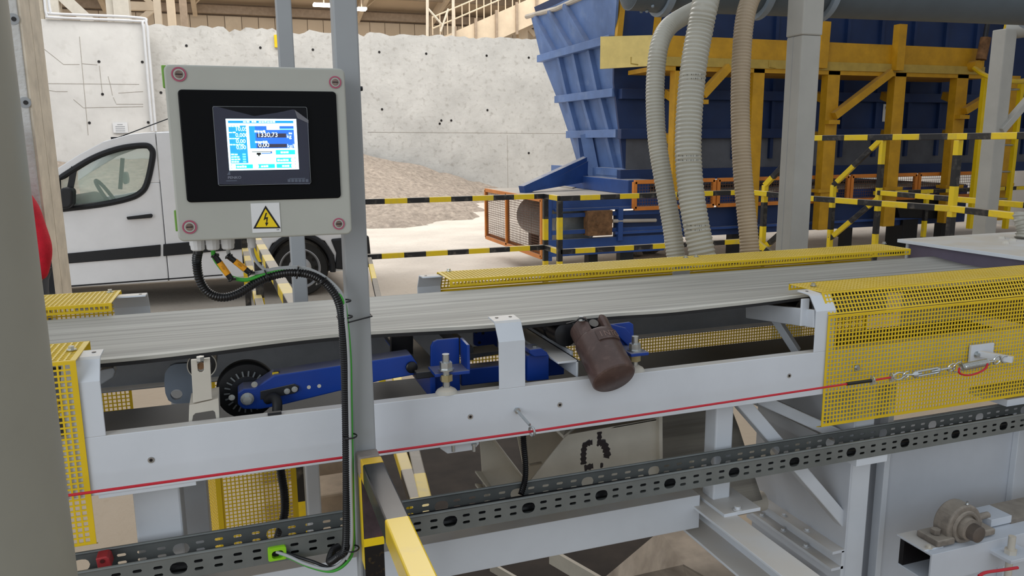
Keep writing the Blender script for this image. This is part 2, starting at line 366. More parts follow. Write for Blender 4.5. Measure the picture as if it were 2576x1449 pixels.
# far hall beyond the bunker wall
YH = 46.0
zt = PY(600, 42, YH).z
wf = struct(MB().box(-24, 40, YH+.1, YH+.3, 0, zt+1).build('wall_far', 'hall_dark'), 'far beige sheet metal wall of the hall', 'wall')
for i in range(60):
    x = -12+i*.86
    MB().box(x, x+.83, YH-.02, YH+.1, 3.2, zt).build('panel', 'hall_sheet' if i % 7 else 'hall_beige', wf)
rf = struct(MB().prism([(-24, YH+.3, zt+.6), (-24, 22, zt+5.2), (-24, 22, zt+5.4), (-24, YH+.3, zt+.8)], (64, 0, 0)).build('ceiling', 'hall_sheet'), 'beige sheet roof of the far hall', 'roof')
for i in range(7):
    y = YH-.5-3.2*i; z = zt+.45+(YH-y)*.19
    MB().box(-24, 40, y-.12, y+.12, z-.5, z-.1).build('purlin', 'hall_dark', rf)
for i in range(13):
    x = -14+i*4.2; y0 = YH-.4
    MB().beam((x, y0, zt+.1), (x, 26, zt+.1+(YH-26)*.19), .22, .5).build('rafter', 'hall_beige', rf)
    for j in range(5):
        y = YH-1.5-3.2*j; MB().beam((x, y, zt+.2+(YH-y)*.19-.2), (x+.9, y-.9, zt+.75+(YH-y)*.19), .1, .1).build('brace', 'hall_beige', rf)
for px_, s in (((815, 16), .5), ((910, 26), .22)):
    p = PY(*px_, YH-6); lo = tag(MB().box(p.x-s, p.x+s, p.y-.25, p.y+.25, p.z, p.z+.12).build('hall_lamp', 'lamp', bevel=.02), 'bright white strip lamp under the far roof' if s > .3 else 'small bright round lamp glimpsed right of the front post', 'lamp'); MB().tube([p+Vector((0, 0, .1)), p+Vector((0, 0, 2.6))], .03, 6).build('hanger', 'hall_dark', lo)
def hall_column(x0, x1, y, w, top, m, label, ybot=None, name='hall_column'):
    a = PY(x0, 20, y); b = PY(x1, 20, y)
    return tag(MB().box(a.x, b.x, y-w/2, y+w/2, 0, top).build(name, m, bevel=.01), label, 'column')
hall_column(287, 327, YW+2, .5, 9, 'pale_steel', 'wide pale steel column rising behind the smooth wall')
hall_column(268, 286, YW+2, .25, 9, 'pale_steel', 'slim round-edged pale pillar left of the wide column')
hall_column(387, 405, YW+3, .3, 9, 'hall_beige', 'beige steel column above the wall corner')
hall_column(420, 440, YW+9, .4, 11, 'hall_beige', 'dim beige column second right of the wall corner')
hall_column(452, 470, YW+10, .4, 11, 'hall_dark', 'dark beige column third right of the wall corner')
hall_column(115, 152, YW+1.4, .5, 9, 'pale_steel', 'broad pale upright beside the concrete pillar top')
hall_column(92, 112, YW+1.6, .3, 9, 'timber_edge', 'brown ribbed upright beside the concrete pillar top')
tag(MB().beam(PY(158, -8, YW+1.4), PY(232, 60, YW+1.4), .3, .3).build('diagonal_brace', 'pale_steel'), 'pale diagonal brace above the smooth wall', 'brace')
t = thing('column_bracing', 'beige cross bracing between columns above the wall corner', 'brace', PY(370, 50, YW+4))
MB().beam(PY(322, 15, YW+4), PY(395, 18, YW+4), .2, .25).build('tie_beam', 'hall_beige', t)
MB().beam(PY(340, 60, YW+4), PY(392, 18, YW+4), .16, .16).build('diagonal', 'hall_beige', t)
MB().beam(PY(360, -10, YW+4), PY(385, 14, YW+4), .16, .16).build('diagonal', 'hall_beige', t)
# inclined conveyor gantry
YG = 38.0
g0, g1 = PY(1080, 118, YG), PY(1480, -40, YG); gd = g1-g0
gt = thing('conveyor_gantry', 'beige inclined box girder gantry climbing to the right under the far roof', 'gantry', g0)
MB().beam(g0-Vector((0, 0, .45)), g1-Vector((0, 0, .1)), 1.6, 1.15).build('girder', 'hall_beige', gt)
for i in range(9):
    p = lerp(g0, g1, i/8); MB().box(p.x-.06, p.x+.06, YG-.9, YG-.8, p.z-1.05, p.z+.45).build('stiffener', 'hall_dark', gt)
for dz in (.75, 1.25): MB().tube([g0+Vector((0, -.75, dz)), g1+Vector((0, -.75, dz+.3))], .04, 6).build('handrail', 'hall_beige', gt)
for i in range(24):
    p = lerp(g0, g1, i/23); MB().tube([p+Vector((0, -.75, .2)), p+Vector((0, -.75, 1.3+.012*i))], .03, 5).build('baluster', 'hall_beige', gt)
for x in (1075, 1140):
    tag(MB().tube([PY(x, 110, YG-1.5), PY(x, -10, YG-1.5)], .07, 6).build('roof_prop', 'pale_steel'), 'thin pale roof prop %s the gantry foot' % ('left of' if x < 1100 else 'standing before'), 'prop')
tag(MB().tube([PY(1077, 22, YG-1.5), PY(1112, 62, YG-1.5)], .05, 6).build('cross_tie', 'pale_steel'), 'thin diagonal tie between the two roof props, falling right', 'brace')
tag(MB().tube([PY(1128, 22, YG-1.61), PY(1108, 80, YG-1.61)], .05, 6).build('cross_tie', 'pale_steel'), 'thin diagonal tie between the two roof props, falling left', 'brace')
lt = thing('lower_gantry_truss', 'beige truss below the gantry, left of the blue hopper', 'truss', PY(1300, 95, YG+1))
MB().beam(PY(1235, 100, YG+1), PY(1340, 62, YG+1), .25, .3).build('chord', 'hall_beige', lt)
MB().beam(PY(1300, 40, YG+1), PY(1345, 90, YG+1), .2, .2).build('diagonal', 'hall_beige', lt)
a = PY(1313, 40, YG+1); MB().box(a.x-.25, a.x+.25, YG+.8, YG+1.2, 3.5, a.z+.3).build('upright', 'hall_beige', lt)
# gravel pile
def pile_z(x, y):
    r = 1.75-.30*(x-1.0)                       # ridge height along the wall
    d = (YW-y)
    z = r - .145*d
    toe = PZ(930, 573, 0).y
    return z
mb = MB(); NX, NY = 90, 70; rr = random.Random(5); gr = {}
from mathutils import noise as _n
X0, X1, Y0, Y1 = -6.0, 10.5, 13.0, YW-.52
for j in range(NY+1):
    for i in range(NX+1):
        x = X0+(X1-X0)*i/NX; y = Y0+(Y1-Y0)*j/NY
        z = 1.55-.22*max(0, x-3)-.05*abs(x-3)-.165*(YW-y)
        z += .16*_n.noise(Vector((x*.7, y*.7, 0)))+.10*_n.noise(Vector((x*2.1, y*2.1, 4)))+.05*_n.noise(Vector((x*6, y*6, 9)))
        z += .28*math.exp(-((x-4.6)**2/.5+(y-16.2)**2/.8))+.18*math.exp(-((x-3.4)**2/.3+(y-15.6)**2/.5))+.16*math.exp(-((x-5.6)**2/.6+(y-17.5)**2/.6))
        mb.v.append(Vector((x, y, max(z, -.05))))
for j in range(NY):
    for i in range(NX):
        a = j*(NX+1)+i; mb.f.append((a, a+1, a+NX+2, a+NX+1))
tag(mb.build('gravel_pile', 'gravel', smooth=True), 'beige gravel heap lying against the rough concrete wall', 'gravel pile')
# concrete pillar at the left with its timber-brown reveal
YPp = 5.0
xa = PY(35, 0, YPp).x; xb = PY(120, 620, YPp).x; xc = (xa+xb)/2
sd = PX(107, 45, xc); th = min(1.2, max(.25, PX(172, 700, xc).y-YPp))
pl = struct(MB().box(xc-1.2, xc, YPp, YPp+th, 0, 6).build('wall_pillar', 'concrete_pillar', bevel=.006), 'pale concrete pillar with rough corner and tie holes', 'pillar')
MB().box(xc, xc+.012, YPp+.01, YPp+th*.46, 0, 6).build('edge_board', 'timber_edge', pl)
MB().box(xc, xc+.012, YPp+th*.48, YPp+th, 0, 6).build('edge_board', 'timber_edge', pl)
for x, y in ((33, 48), (63, 258)):
    p = PY(x, y, YPp); c = MB().lathe(p+Vector((0, .004, 0)), (0, -1, 0), [(0, .028), (.006, .03), (.007, .016)], 18).build('tie_cone', 'post_grey', pl, smooth=True)
    MB().lathe(p+Vector((.004, -.002, 0)), (0, -1, 0), [(0, .012), (.004, .012)], 14).build('tie_bore', 'ink', c)
# round steel column in the near foreground
e0 = PY(100, 724, .62); rc = .09
rcol = thing('round_column', 'thick grey painted round steel column at the left picture edge', 'column', (e0.x-rc*1.0, .62, 0))
MB().lathe((e0.x-rc*1.0, .62, 0), (0, 0, 1), [(0, rc), (3.2, rc)], 64).build('shaft', 'column_grey', rcol, smooth=True)
MB().lathe((e0.x-rc*1.0, .62, 0), (0, 0, 1), [(0, .14), (.015, .14)], 40).build('base_flange', 'column_grey', rcol, smooth=True)
# ------------------------------------------------------------------ belt conveyor: frame
YN, YF = 1.5, 2.2                      # near and far side plates
Z0, Z1 = .953, 1.065
fr = thing('belt_conveyor', 'light grey belt conveyor with open side plates, worn rubber belt and steel legs', 'conveyor', (.5, 1.85, 0))
def channel(y, s, name, x0, x1, m='white_paint'):
    t = .004
    pr = [(y, Z0), (y, Z1), (y+s*.026, Z1), (y+s*.026, Z1-t), (y+s*t, Z1-t), (y+s*t, Z0+t), (y+s*.04, Z0+t), (y+s*.04, Z0)]
    return MB().prism([(x0, a, b) for a, b in pr], (x1-x0, 0, 0)).build(name, m, fr, bevel=.0015)
channel(YN, 1, 'side_plate', -1.1, 2.25)
channel(YF, -1, 'side_plate', -1.1, 2.25, mat('far_plate_grey', '#7d8187', .55, var=.15, scale=5., dust=.6))  # far plate takes a darker grey than the near one
def bracket(x0, x1, y, s):
    t = .004
    P = [(y, Z1), (y, 1.168), (y+s*.024, 1.203), (y+s*.03, 1.207), (y+s*.072, 1.209)]
    Q = [(a+s*.0036, b-.001) if i < 2 else (a+s*.003, b-t) for i, (a, b) in enumerate(P)][::-1]
    o = MB().prism([(x0, a, b) for a, b in P+Q], (x1-x0, 0, 0)).build('guard_bracket', 'white_paint', fr, bevel=.001)
    for q in (x0+.014, x1-.014):
        MB().lathe((q, y+s*.055, 1.2082), (0, 0, 1), [(0, .0036), (.0011, .0036)], 10).build('rivet_nut', 'dark_steel', o)
for a, b in ((-.315, -.253), (.498, .557), (1.318, 1.378)): bracket(a, b, YN, 1)
for a, b in ((-.32, -.235), (.48, .55), (1.335, 1.40)): bracket(a, b, YF, -1)
for x, y in ((380, 1157), (1183, 1048), (1408, 1018), (1985, 945)):
    p = PY(x, y, YN); b = MB().lathe(p, (0, -1, 0), [(-.001, .0062), (.0012, .0058), (.0014, .0035)], 14).build('rivet_nut', 'zinc', fr, smooth=True)
    MB().lathe(p, (0, -1, 0), [(0, .003), (.0018, .003)], 10).build('thread_hole', 'ink', b)
# seat plates under the side plate, legs, lower frame
MB().box(PY(250, 1250, 1.51).x, PY(495, 1220, 1.51).x, 1.502, 1.6, Z0-.008, Z0).build('seat_plate', 'white_paint', fr, bevel=.001)
sp = MB(); a = PY(1107, 1118, 1.52); b = PY(1205, 1112, 1.52); zb = PY(1150, 1138, 1.52).z
sp.prism([(a.x, 1.52, Z0), (b.x, 1.52, Z0), (b.x, 1.52, zb+.012), (b.x-.012, 1.52, zb), (a.x+.016, 1.52, zb), (a.x, 1.52, zb+.014)], (0, .006, 0))
o = sp.build('joint_plate', 'white_paint', fr, bevel=.001)
for x in (1140, 1192):
    p = PY(x, 1122, 1.52); MB().lathe(p+Vector((0, 0, .006)), (0, 0, -1), [(0, .006), (.004, .006), (.004, .004), (.018, .004)], 10).build('bolt', 'zinc', o)
def tube_leg(name, x0, x1, y0, y1, z0, z1, m='white_paint'):
    return MB().box(x0, x1, y0, y1, z0, z1).build(name, m, fr, bevel=.004)
tube_leg('leg', -.229, -.145, 1.56, 1.64, 0, Z0-.008)
tube_leg('leg', -.160, -.105, 1.70, 1.76, 0, Z0-.008)
tube_leg('leg', 1.078, 1.128, 1.55, 1.60, .69, Z0)
MB().box(1.06, 1.165, 1.475, 1.62, .683, .692).build('foot_plate', 'white_paint', fr, bevel=.001)
bolt('foot_bolt', PZ(1855, 1282, .693), (0, 0, 1), .007, fr, 'white_paint')
tube_leg('leg', 1.508, 1.575, 1.545, 1.60, 0, Z0)
tube_leg('leg', -.2, -.13, 2.13, 2.19, 0, Z0); tube_leg('leg', .128, .165, 2.10, 2.15, 0, Z0)
MB().beam(PY(1858, 1005, 1.57), PY(2150, 1345, 1.57), .034, .034).build('diagonal_brace', 'white_paint', fr, bevel=.003)
MB().beam(PY(1905, 1000, 1.62), PY(2170, 1120, 1.58), .03, .03).build('diagonal_brace', 'white_paint', fr, bevel=.003)
# lower longitudinal beam (channel) and the cross beam running out towards the viewer
def cbeam(name, a, b, w, h, inward, up=(0, 0, 1), t=.007):
    pr = [(-w/2, -h/2), (w/2, -h/2), (w/2, -h/2+t), (-w/2+t, -h/2+t), (-w/2+t, h/2-t), (w/2, h/2-t), (w/2, h/2), (-w/2, h/2)]
    if inward < 0: pr = [(-p, q) for p, q in pr]
    return MB().beam(a, b, w, h, up, pr).build(name, 'white_paint', fr, bevel=.0015)
cbeam('base_beam', (-.75, 1.575, .668), (1.04, 1.575, .668), .05, .088, -1)
cbeam('cross_beam', (1.06, 1.77, .64), (1.06, .55, .64), .075, .088, 1)
# inner cross members seen through the openings
a, b = PY(1870, 766, 1.95), PY(2055, 800, 1.52)
MB().beam(PY(1880, 780, 1.80), PY(2052, 802, 1.51), .012, .045).build('idler_carrier', 'white_paint', fr, bevel=.002)
MB().beam(PY(1950, 800, 1.8), PY(2005, 885, 1.75), .035, .02).build('inner_strut', 'white_paint', fr, bevel=.002)
ic = MB(); pq = PY(2022, 772, 1.66); ic.lathe(pq-Vector((0, .02, .006)), (0, 1, 0), [(0, .008), (.02, .008), (.02, .028), (.3, .028)], 20)
o = ic.build('idler_roller', 'roller_black', fr, smooth=True)
p = PY(2022, 790, 1.545); MB().box(p.x-.012, p.x+.012, 1.54, 1.546, p.z-.03, p.z+.04).build('roller_ear', 'white_paint', fr, bevel=.002)
lp = MB(); pz = [PY(x, y, 1.72) for x, y in ((250, 955), (250, 932), (285, 925), (290, 935), (285, 950), (250, 972))]
lp.prism(pz, (0, .03, 0)); lp.build('inner_gusset', 'white_paint', fr, bevel=.003)
# pitch: side idler bracket near the left opening with its roller, and the grey lug plate
ib = thing('idler_stand', 'cream bracket with slotted top carrying a dark belt roller', 'idler stand', (PY(512, 1000, 1.535).x, 1.535, Z1))
Yb = 1.528
def q(x, y, d=Yb): return PY(x, y, d)
slot = [q(*c) for c in ((480, 906), (495, 905), (498, 932), (502, 936), (509, 936), (513, 932), (512, 903), (528, 901), (534, 1004), (486, 1014))]
MB().prism(slot, (0, .009, 0)).build('upright', 'white_paint_old', ib, bevel=.001)
foot = [q(*c) for c in ((476, 1020), (550, 1003), (553, 1067), (546, 1068), (541, 1037), (536, 1033), (492, 1040), (486, 1046), (481, 1077), (474, 1078))]
MB().prism(foot, (0, .08, 0)).build('foot', 'white_paint_old', ib, bevel=.001)
c = q(508, 919, 1.635); rol = MB().lathe(c, (0, 1, 0), [(0, .0260), (.001, .0282), (.34, .0282)], 32).build('roller', 'roller_black', ib, smooth=True)
MB().torus(c-Vector((0, .0005, 0)), (0, -1, 0), .0272, .0012, 36, 6).build('roller_rim', 'white_paint_old', rol, smooth=True)
MB().lathe(c-Vector((0, .002, 0)), (0, -1, 0), [(0, .018), (.006, .014)], 20).build('seal', 'zinc', rol, smooth=True)
MB().tube([c, q(505, 921, 1.531)], .0068, 14).build('shaft_end', 'rust_block', ib, smooth=True)
p = q(504, 902, 1.524); MB().hexa(p-Vector((0, 0, .004)), (0, 0, 1), .0075, .008).build('clamp_nut', 'zinc', ib)
Yl = 1.70
lug = thing('lug_plate', 'blue-grey lug plate with a round hole beside the cream roller bracket', 'plate', q(450, 1010, Yl))
pts = [q(*c, Yl) for c in ((413, 960), (415, 938), (426, 922), (440, 916), (500, 912), (500, 1012), (440, 1016), (424, 1008), (416, 990))]
th_ = Vector((0, .012, 0)); hc = q(444, 993, Yl); nh = 18; ring = []
cen = sum(pts, Vector())/len(pts)
mb = MB()
R = .0115
out = pts; n = len(out)
# plate with a real hole: fan of quads from the outline to the hole rim
outl = resample([v for i in range(n) for v in [lerp(out[i], out[(i+1) % n], k/8) for k in range(8)]]+[out[0]], .006)
V = []; 
for v in outl:
    d = (v-hc); d.y = 0; d.normalize(); V += [v, hc+d*R, v+th_, hc+d*R+th_]
k = len(outl); Fc = []
for i in range(k):
    a_, b_ = 4*i, 4*((i+1) % k); Fc += [(a_, b_, b_+1, a_+1), (a_+2, a_+3, b_+3, b_+2), (a_, a_+2, b_+2, b_), (a_+1, b_+1, b_+3, a_+3)]
mb.add(V, Fc).build('plate', mat('lug_grey', '#9aa6b6', .5, var=.06), lug)
MB().box(q(480, 950, 1.72).x, q(500, 950, 1.72).x, 1.713, 1.85, q(480, 1000, 1.72).z, q(480, 930, 1.72).z).build('carrier', 'lug_grey', lug)
# ------------------------------------------------------------------ belt
def belt_strip(name, sec, x0, x1, n, m, wav=None, parent=None):
    """sec: list of (y, z) top surface; 8 mm thick"""
    mb = MB(); T = .007; k = len(sec)
    for i in range(n+1):
        x = x0+(x1-x0)*i/n
        for y, z in sec:
            dz = wav(x, y) if wav else 0
            mb.v.append(Vector((x, y, z+dz)))
        for y, z in reversed(sec):
            dz = wav(x, y) if wav else 0
            mb.v.append(Vector((x, y, z+dz-T)))
    for i in range(n):
        for j in range(2*k):
            a = i*2*k+j; b = i*2*k+(j+1) % (2*k); mb.f.append((a, b, b+2*k, a+2*k))
    mb.f += [tuple(range(2*k)), tuple(n*2*k+j for j in range(2*k))]
    return mb.build(name, m, parent, smooth=True)
def bw(x, y):
    e = max(0, (1.66-y)/.06)
    return e*(.0035*math.sin(x*5.1+.6)+.003*math.sin(x*9.3)-.004*math.exp(-((x-.95)/.12)**2))
bt = fr
m = MATS['belt_top']; nt = m.node_tree
for n_ in [n for n in nt.nodes if n.type == 'TEX_NOISE']:       # rubbing marks drawn out along the running direction
    mp = nt.nodes.new('ShaderNodeMapping'); mp.inputs['Scale'].default_value = (.22, 9., 1.); n_.inputs['Scale'].default_value = 6.
    src = n_.inputs['Vector'].links[0].from_socket; nt.links.new(src, mp.inputs['Vector']); nt.links.new(mp.outputs[0], n_.inputs['Vector'])
for n_ in [n for n in nt.nodes if n.type == 'VALTORGB']:
    n_.color_ramp.elements[0].color = lin('#7b7a75'); n_.color_ramp.elements[1].color = lin('#aaa8a1')
sec = [(1.598, 1.186), (1.606, 1.1855), (1.66, 1.181), (1.70, 1.177), (1.76, 1.175), (1.84, 1.174), (1.90, 1.175), (1.93, 1.177), (1.955, 1.179), (1.985, 1.182), (2.010, 1.185)]
belt_strip('carrying_strand', sec, -1.3, 2.35, 120, 'belt_top', bw, bt)
# pale worn edges
belt_strip('worn_edge', [(1.5975, 1.1864), (1.606, 1.1860), (1.618, 1.1845)], -1.3, 2.35, 120, 'belt_edge', bw, bt)
belt_strip('belt_underside', [(y, z-.0074) for y, z in sec], -1.3, 2.35, 120, 'belt_dark', bw, bt)
belt_strip('return_strand', [(1.56, .966), (1.70, .962), (1.86, .963), (1.96, .966)], -1.3, 2.35, 20, 'belt_dark', None, bt)
MB().lathe((-.62, 1.58, 1.08), (0, 1, 0), [(0, .03), (.44, .03)], 20).build('snub_roller', 'roller_black', bt, smooth=True)
# ------------------------------------------------------------------ guards of perforated sheet
PT, HO = .0106, .0074
def guard(name, label, strips, x0, x1, bolts, front):
    g = thing(name, label, 'machine guard', (x0+.05, strips[1][0][0], strips[-1][0][1]))
    perforated(strips, x0, x1, PT, HO, .0018).build('perforated_sheet', 'yellow_guard', g, fix=False)
    for p, ax in bolts: bolt('bolt', p, ax, .0055, g, 'zinc')
    return g
ZT = 1.2105
# near left: plain bend; near right: chamfered
guard('mesh_guard', 'yellow perforated guard on the near side beside the round column', [((1.645, ZT-.018), (1.645, ZT)), ((1.645, ZT), (1.498, ZT)), ((1.496, ZT-.001), (1.496, .862)), ((1.496, .862), (1.510, .855))], -.95, -.287, [(PZ(180, 880, ZT+.002), (0, 0, 1))], -1)
gR = guard('mesh_guard', 'large yellow perforated guard on the near side at the right, behind the rope end', [((1.648, ZT-.017), (1.648, ZT)), ((1.648, ZT), (1.526, ZT)), ((1.525, ZT-.002), (1.496, 1.158)), ((1.4955, 1.156), (1.4955, .868)), ((1.4955, .868), (1.512, .862))], 1.352, 2.22, [(PZ(2046, 719, ZT+.002), (0, 0, 1)), (PY(2155, 925, 1.4955), (0, -1, 0))], -1)
# far ones, mirrored
guard('mesh_guard', 'long yellow perforated guard along the far belt edge', [((2.036, ZT-.019), (2.036, ZT)), ((2.036, ZT), (2.175, ZT)), ((2.176, ZT-.001), (2.206, 1.155)), ((2.206, 1.153), (2.206, .865))], .535, 2.17, [(PZ(1129, 682, ZT+.002), (0, 0, 1)), (PZ(1725, 648, ZT+.002), (0, 0, 1)), (PZ(1751, 646, ZT+.002), (0, 0, 1)), (PZ(2224, 613, ZT+.002), (0, 0, 1))], 1)
guard('mesh_guard', 'short yellow perforated guard at the far left above the belt', [((2.03, ZT-.019), (2.03, ZT)), ((2.03, ZT), (2.205, ZT)), ((2.206, ZT-.002), (2.206, .865))], -1.0, -.30, [(PZ(277, 735, ZT+.002), (0, 0, 1))], 1)
# upright wrap-round guard standing under the conveyor
ug = thing('underframe_guard', 'tall yellow perforated guard standing under the conveyor behind the cable tray', 'machine guard', (-.1, 2.3, .0))
perforated([((2.36, .15), (2.36, .90))], -.105, .105, .0118, .0082, .0018).build('front_sheet', 'yellow_guard', ug, fix=False)
sideg = perforated([((-.0, .15), (-.0, .90))], 0, .26, .0106, .0074, .0018)
for v in sideg.v: v.x, v.y = -.106-.37*v.x+v.y, 2.36+.93*v.x
sideg.build('side_sheet', 'yellow_guard', ug, fix=False)
MB().box(-.12, -.105, 2.355, 2.36, .0, .90).build('corner_strip', 'yellow_guard', ug); MB().box(.1, .115, 2.355, 2.36, .0, .9).build('corner_strip', 'yellow_guard', ug)
# ------------------------------------------------------------------ hood at the head end
XH = 2.25
hd = thing('transfer_hood', 'white transfer hood with dust-covered lid at the right end of the belt', 'hood', (XH+.3, 1.8, 1.1))
h0 = PX(2285, 602, XH); h1 = PX(2576, 642, XH); hz = (h0.z+h1.z)/2; yb_, ya_ = h0.y, h1.y
MB().box(XH-.03, XH+1.3, ya_-.25, yb_+.02, hz-.012, hz).build('lid', mat('lid_dusty', '#ccd1d8', .6, var=.05, dust=1., dustcol='#c0b8ab'), hd, bevel=.001)
MB().box(XH, XH+.006, ya_-.25, yb_, 1.02, hz-.012).build('end_wall', mat('hood_shade_purple', '#6a6274', .6, var=.1, scale=5.), hd)  # end wall of the white hood, its shade put into the colour
MB().box(XH-.006, XH+.05, yb_-.006, yb_+.004, 1.02, hz-.004).build('end_flange', 'white_paint', hd, bevel=.001)
MB().box(XH, XH+1.3, yb_, yb_+.006, .9, hz-.012).build('far_wall', 'white_paint', hd)
MB().box(XH, XH+1.3, ya_-.25, ya_-.244, .6, hz-.012).build('near_wall', 'white_paint', hd)
MB().box(XH+1.2, XH+1.3, ya_-.2, yb_, 0, hz-.012).build('support_frame', 'white_paint', hd)
for x, y in ((2520, 600), (2530, 612), (2548, 606)):
    p = PZ(x, y, hz); MB().lathe(p, (0, 0, 1), [(0, .012), (.008, .009)], 8).build('pebble', 'white_paint_old', hd)
# ------------------------------------------------------------------ portal posts
ps = thing('support_post', 'square grey steel post in front of the conveyor carrying the control box', 'post', (.193, 1.4, 0))
MB().box(.1725, .2135, 1.38, 1.42, 0, 2.6).build('tube', 'post_grey', ps, bevel=.003)
p = PY(914, 223, 1.4); MB().lathe((.2135, 1.4, p.z), (1, 0, 0), [(0, .005), (.006, .004)], 10).build('screw_head', 'dark_steel', ps)
pr = thing('support_post', 'square grey steel post behind the belt, left of the front post', 'post', (.15, 2.25, 0))
MB().box(.131, .171, 2.226, 2.266, 0, 3.2).build('tube', 'post_grey', pr, bevel=.003)
# ------------------------------------------------------------------ belt weigher: speed wheel, arm, weigh frame, weight
sw = thing('speed_wheel', 'black toothed speed-sensor wheel on a blue trailing arm under the belt', 'sensor wheel', PY(620, 1003, 1.62))
Yw = 1.60; c = PY(622, 1001, Yw); S = (PY(722, 1001, Yw)-c).x/100      # metres per picture pixel there
MB().lathe(c+Vector((0, .045, 0)), (0, 1, 0), [(0, 62*S), (.002, 74*S), (.006, 78*S), (.034, 78*S), (.038, 74*S), (.038, 10*S)], 48).build('tyre', 'rubber', sw, smooth=True)
MB().lathe(c+Vector((0, .040, 0)), (0, 1, 0), [(0, 43*S), (.004, 43*S)], 40).build('encoder_disc', 'dark_steel', sw, smooth=True)
for k in range(22):
    a = 2*math.pi*k/22; d = Vector((math.cos(a), 0, math.sin(a)))
    MB().beam(c+Vector((0, .042, 0))+d*40*S, c+Vector((0, .042, 0))+d*58*S, 4*S, 3*S, (0, 1, 0)).build('encoder_tooth', 'galv', sw)
arm = MB(); A = [PY(x, y, Yw-.012) for x, y in ((598, 988), (612, 978), (640, 976), (690, 944), (1035, 892), (1050, 915), (1046, 943), (960, 958), (700, 1022), (655, 1030), (612, 1030), (598, 1018))]
arm.prism(A, (0, .05, 0)); ao = arm.build('trailing_arm', 'blue_weigh', sw, bevel=.003)
pl_ = [PY(x, y, Yw-.016) for x, y in ((655, 985), (740, 966), (752, 972), (750, 984), (740, 990), (655, 1006))]
MB().prism(pl_, (0, .004, 0)).build('strap_plate', 'dark_steel', ao, bevel=.001)
bolt('axle_nut', PY(622, 1003, Yw-.013), (0, -1, 0), .0085, ao, 'zinc', .012)
for x, y in ((722, 984), (741, 979), (583, 1000), (640, 967)): bolt('screw', PY(x, y, Yw-.017), (0, -1, 0), .004, ao, 'zinc')
MB().lathe(PY(1035, 923, Yw-.013), (0, -1, 0), [(0, .0125), (.006, .0125), (.008, .010)], 20).build('pivot_cap', 'black_plastic', ao, smooth=True)
for x, y in ((777, 974), (803, 971)): MB().lathe(PY(x, y, Yw-.012), (0, -1, 0), [(-.002, .004), (.0006, .004)], 12).build('bore', 'white_paint_old', ao)
MB().box(PY(688, 940, Yw).x, PY(703, 940, Yw).x, Yw, Yw+.012, PY(690, 958, Yw).z, PY(690, 938, Yw).z).build('label_block', 'black_plastic', ao)
MB().box(PY(685, 940, Yw).x, PY(701, 940, Yw).x, Yw-.001, Yw+.004, PY(690, 943, Yw).z, PY(690, 937, Yw).z).build('label', 'yellow', ao)
MB().tube(spline([PY(672, 1005, 1.59), PY(688, 1000, 1.575), PY(697, 1012, 1.56), PY(697, 1040, 1.55)], 8), .010, 12).build('sensor_hose', 'rubber', sw, smooth=True)
MB().box(PY(673, 1038, 1.505).x, PY(708, 1034, 1.505).x, 1.503, 1.512, Z1, Z1+.006).build('tie_head', 'dark_steel', sw, bevel=.001)
# weigh frame
wf_ = thing('belt_scale', 'blue belt scale with angle lugs and adjusting bolts', 'belt scale', (.55, 1.6, Z1))
Yq = 1.55
def P_(pts, y, d, name, m, par=wf_, bev=.002): return MB().prism([PY(a, b, y) for a, b in pts], (0, d, 0)).build(name, m, par, bevel=bev)
P_([(1084, 990), (1084, 872), (1090, 860), (1100, 855), (1155, 850), (1158, 985)], Yq+.03, .008, 'lug_back', 'blue_weigh')
a0 = PY(1158, 850, Yq+.03); ax = a0.x
MB().prism([(ax, Yq+.034, a0.z), (ax, Yq-.02, PY(1172, 868, Yq-.02).z), (ax, Yq-.02, PY(1168, 935, Yq-.02).z), (ax, Yq+.034, PY(1158, 945, Yq+.03).z)], (.007, 0, 0)).build('lug_side', 'blue_weigh', wf_, bevel=.002)
zl = PY(1122, 928, Yq).z
MB().box(PY(1086, 930, Yq).x, ax+.004, Yq-.028, Yq+.034, zl-.008, zl).build('lug_shelf', 'blue_weigh', wf_, bevel=.002)
def stud(x, y, zs, zbase, yy, par=wf_):
    p = PY(x, y, yy); o = Vector((p.x, yy, 0))
    MB().tube([o+Vector((0, 0, zbase)), o+Vector((0, 0, zs+.034))], .0078, 14).build('stud', 'zinc', par, smooth=True)
    MB().lathe(o+Vector((0, 0, zs)), (0, 0, 1), [(0, .017), (.003, .017)], 22).build('washer', 'zinc', par, smooth=True)
    MB().hexa(o+Vector((0, 0, zs+.003)), (0, 0, 1), .0135, .014).build('nut', 'zinc', par)
    MB().hexa(o+Vector((0, 0, zs-.024)), (0, 0, 1), .0135, .014).build('nut', 'brass_zinc', par)
    MB().lathe(o+Vector((0, 0, zbase)), (0, 0, 1), [(0, .024), (.006, .02), (.012, .010)], 20).build('stud_boss', 'white_paint_old', par, smooth=True)
Ys = 1.522
stud(1122, 930, PY(1122, 930, Ys).z, Z1, Ys)
# second lug by the weight
Yk = 1.55
P_([(1588, 880), (1586, 838), (1575, 825), (1535, 815), (1534, 825), (1580, 870)], Yk+.02, .008, 'lug_side', 'blue_weigh')
P_([(1536, 816), (1584, 810), (1594, 816), (1596, 880), (1560, 870)], Yk+.028, .006, 'lug_back', 'blue_weigh')
zk = PY(1597, 882, 1.525).z; MB().box(PY(1576, 882, 1.525).x, PY(1621, 880, 1.525).x, 1.503, 1.585, zk-.008, zk).build('lug_shelf', 'blue_weigh', wf_, bevel=.002)
stud(1597, 880, zk, Z1, 1.525)
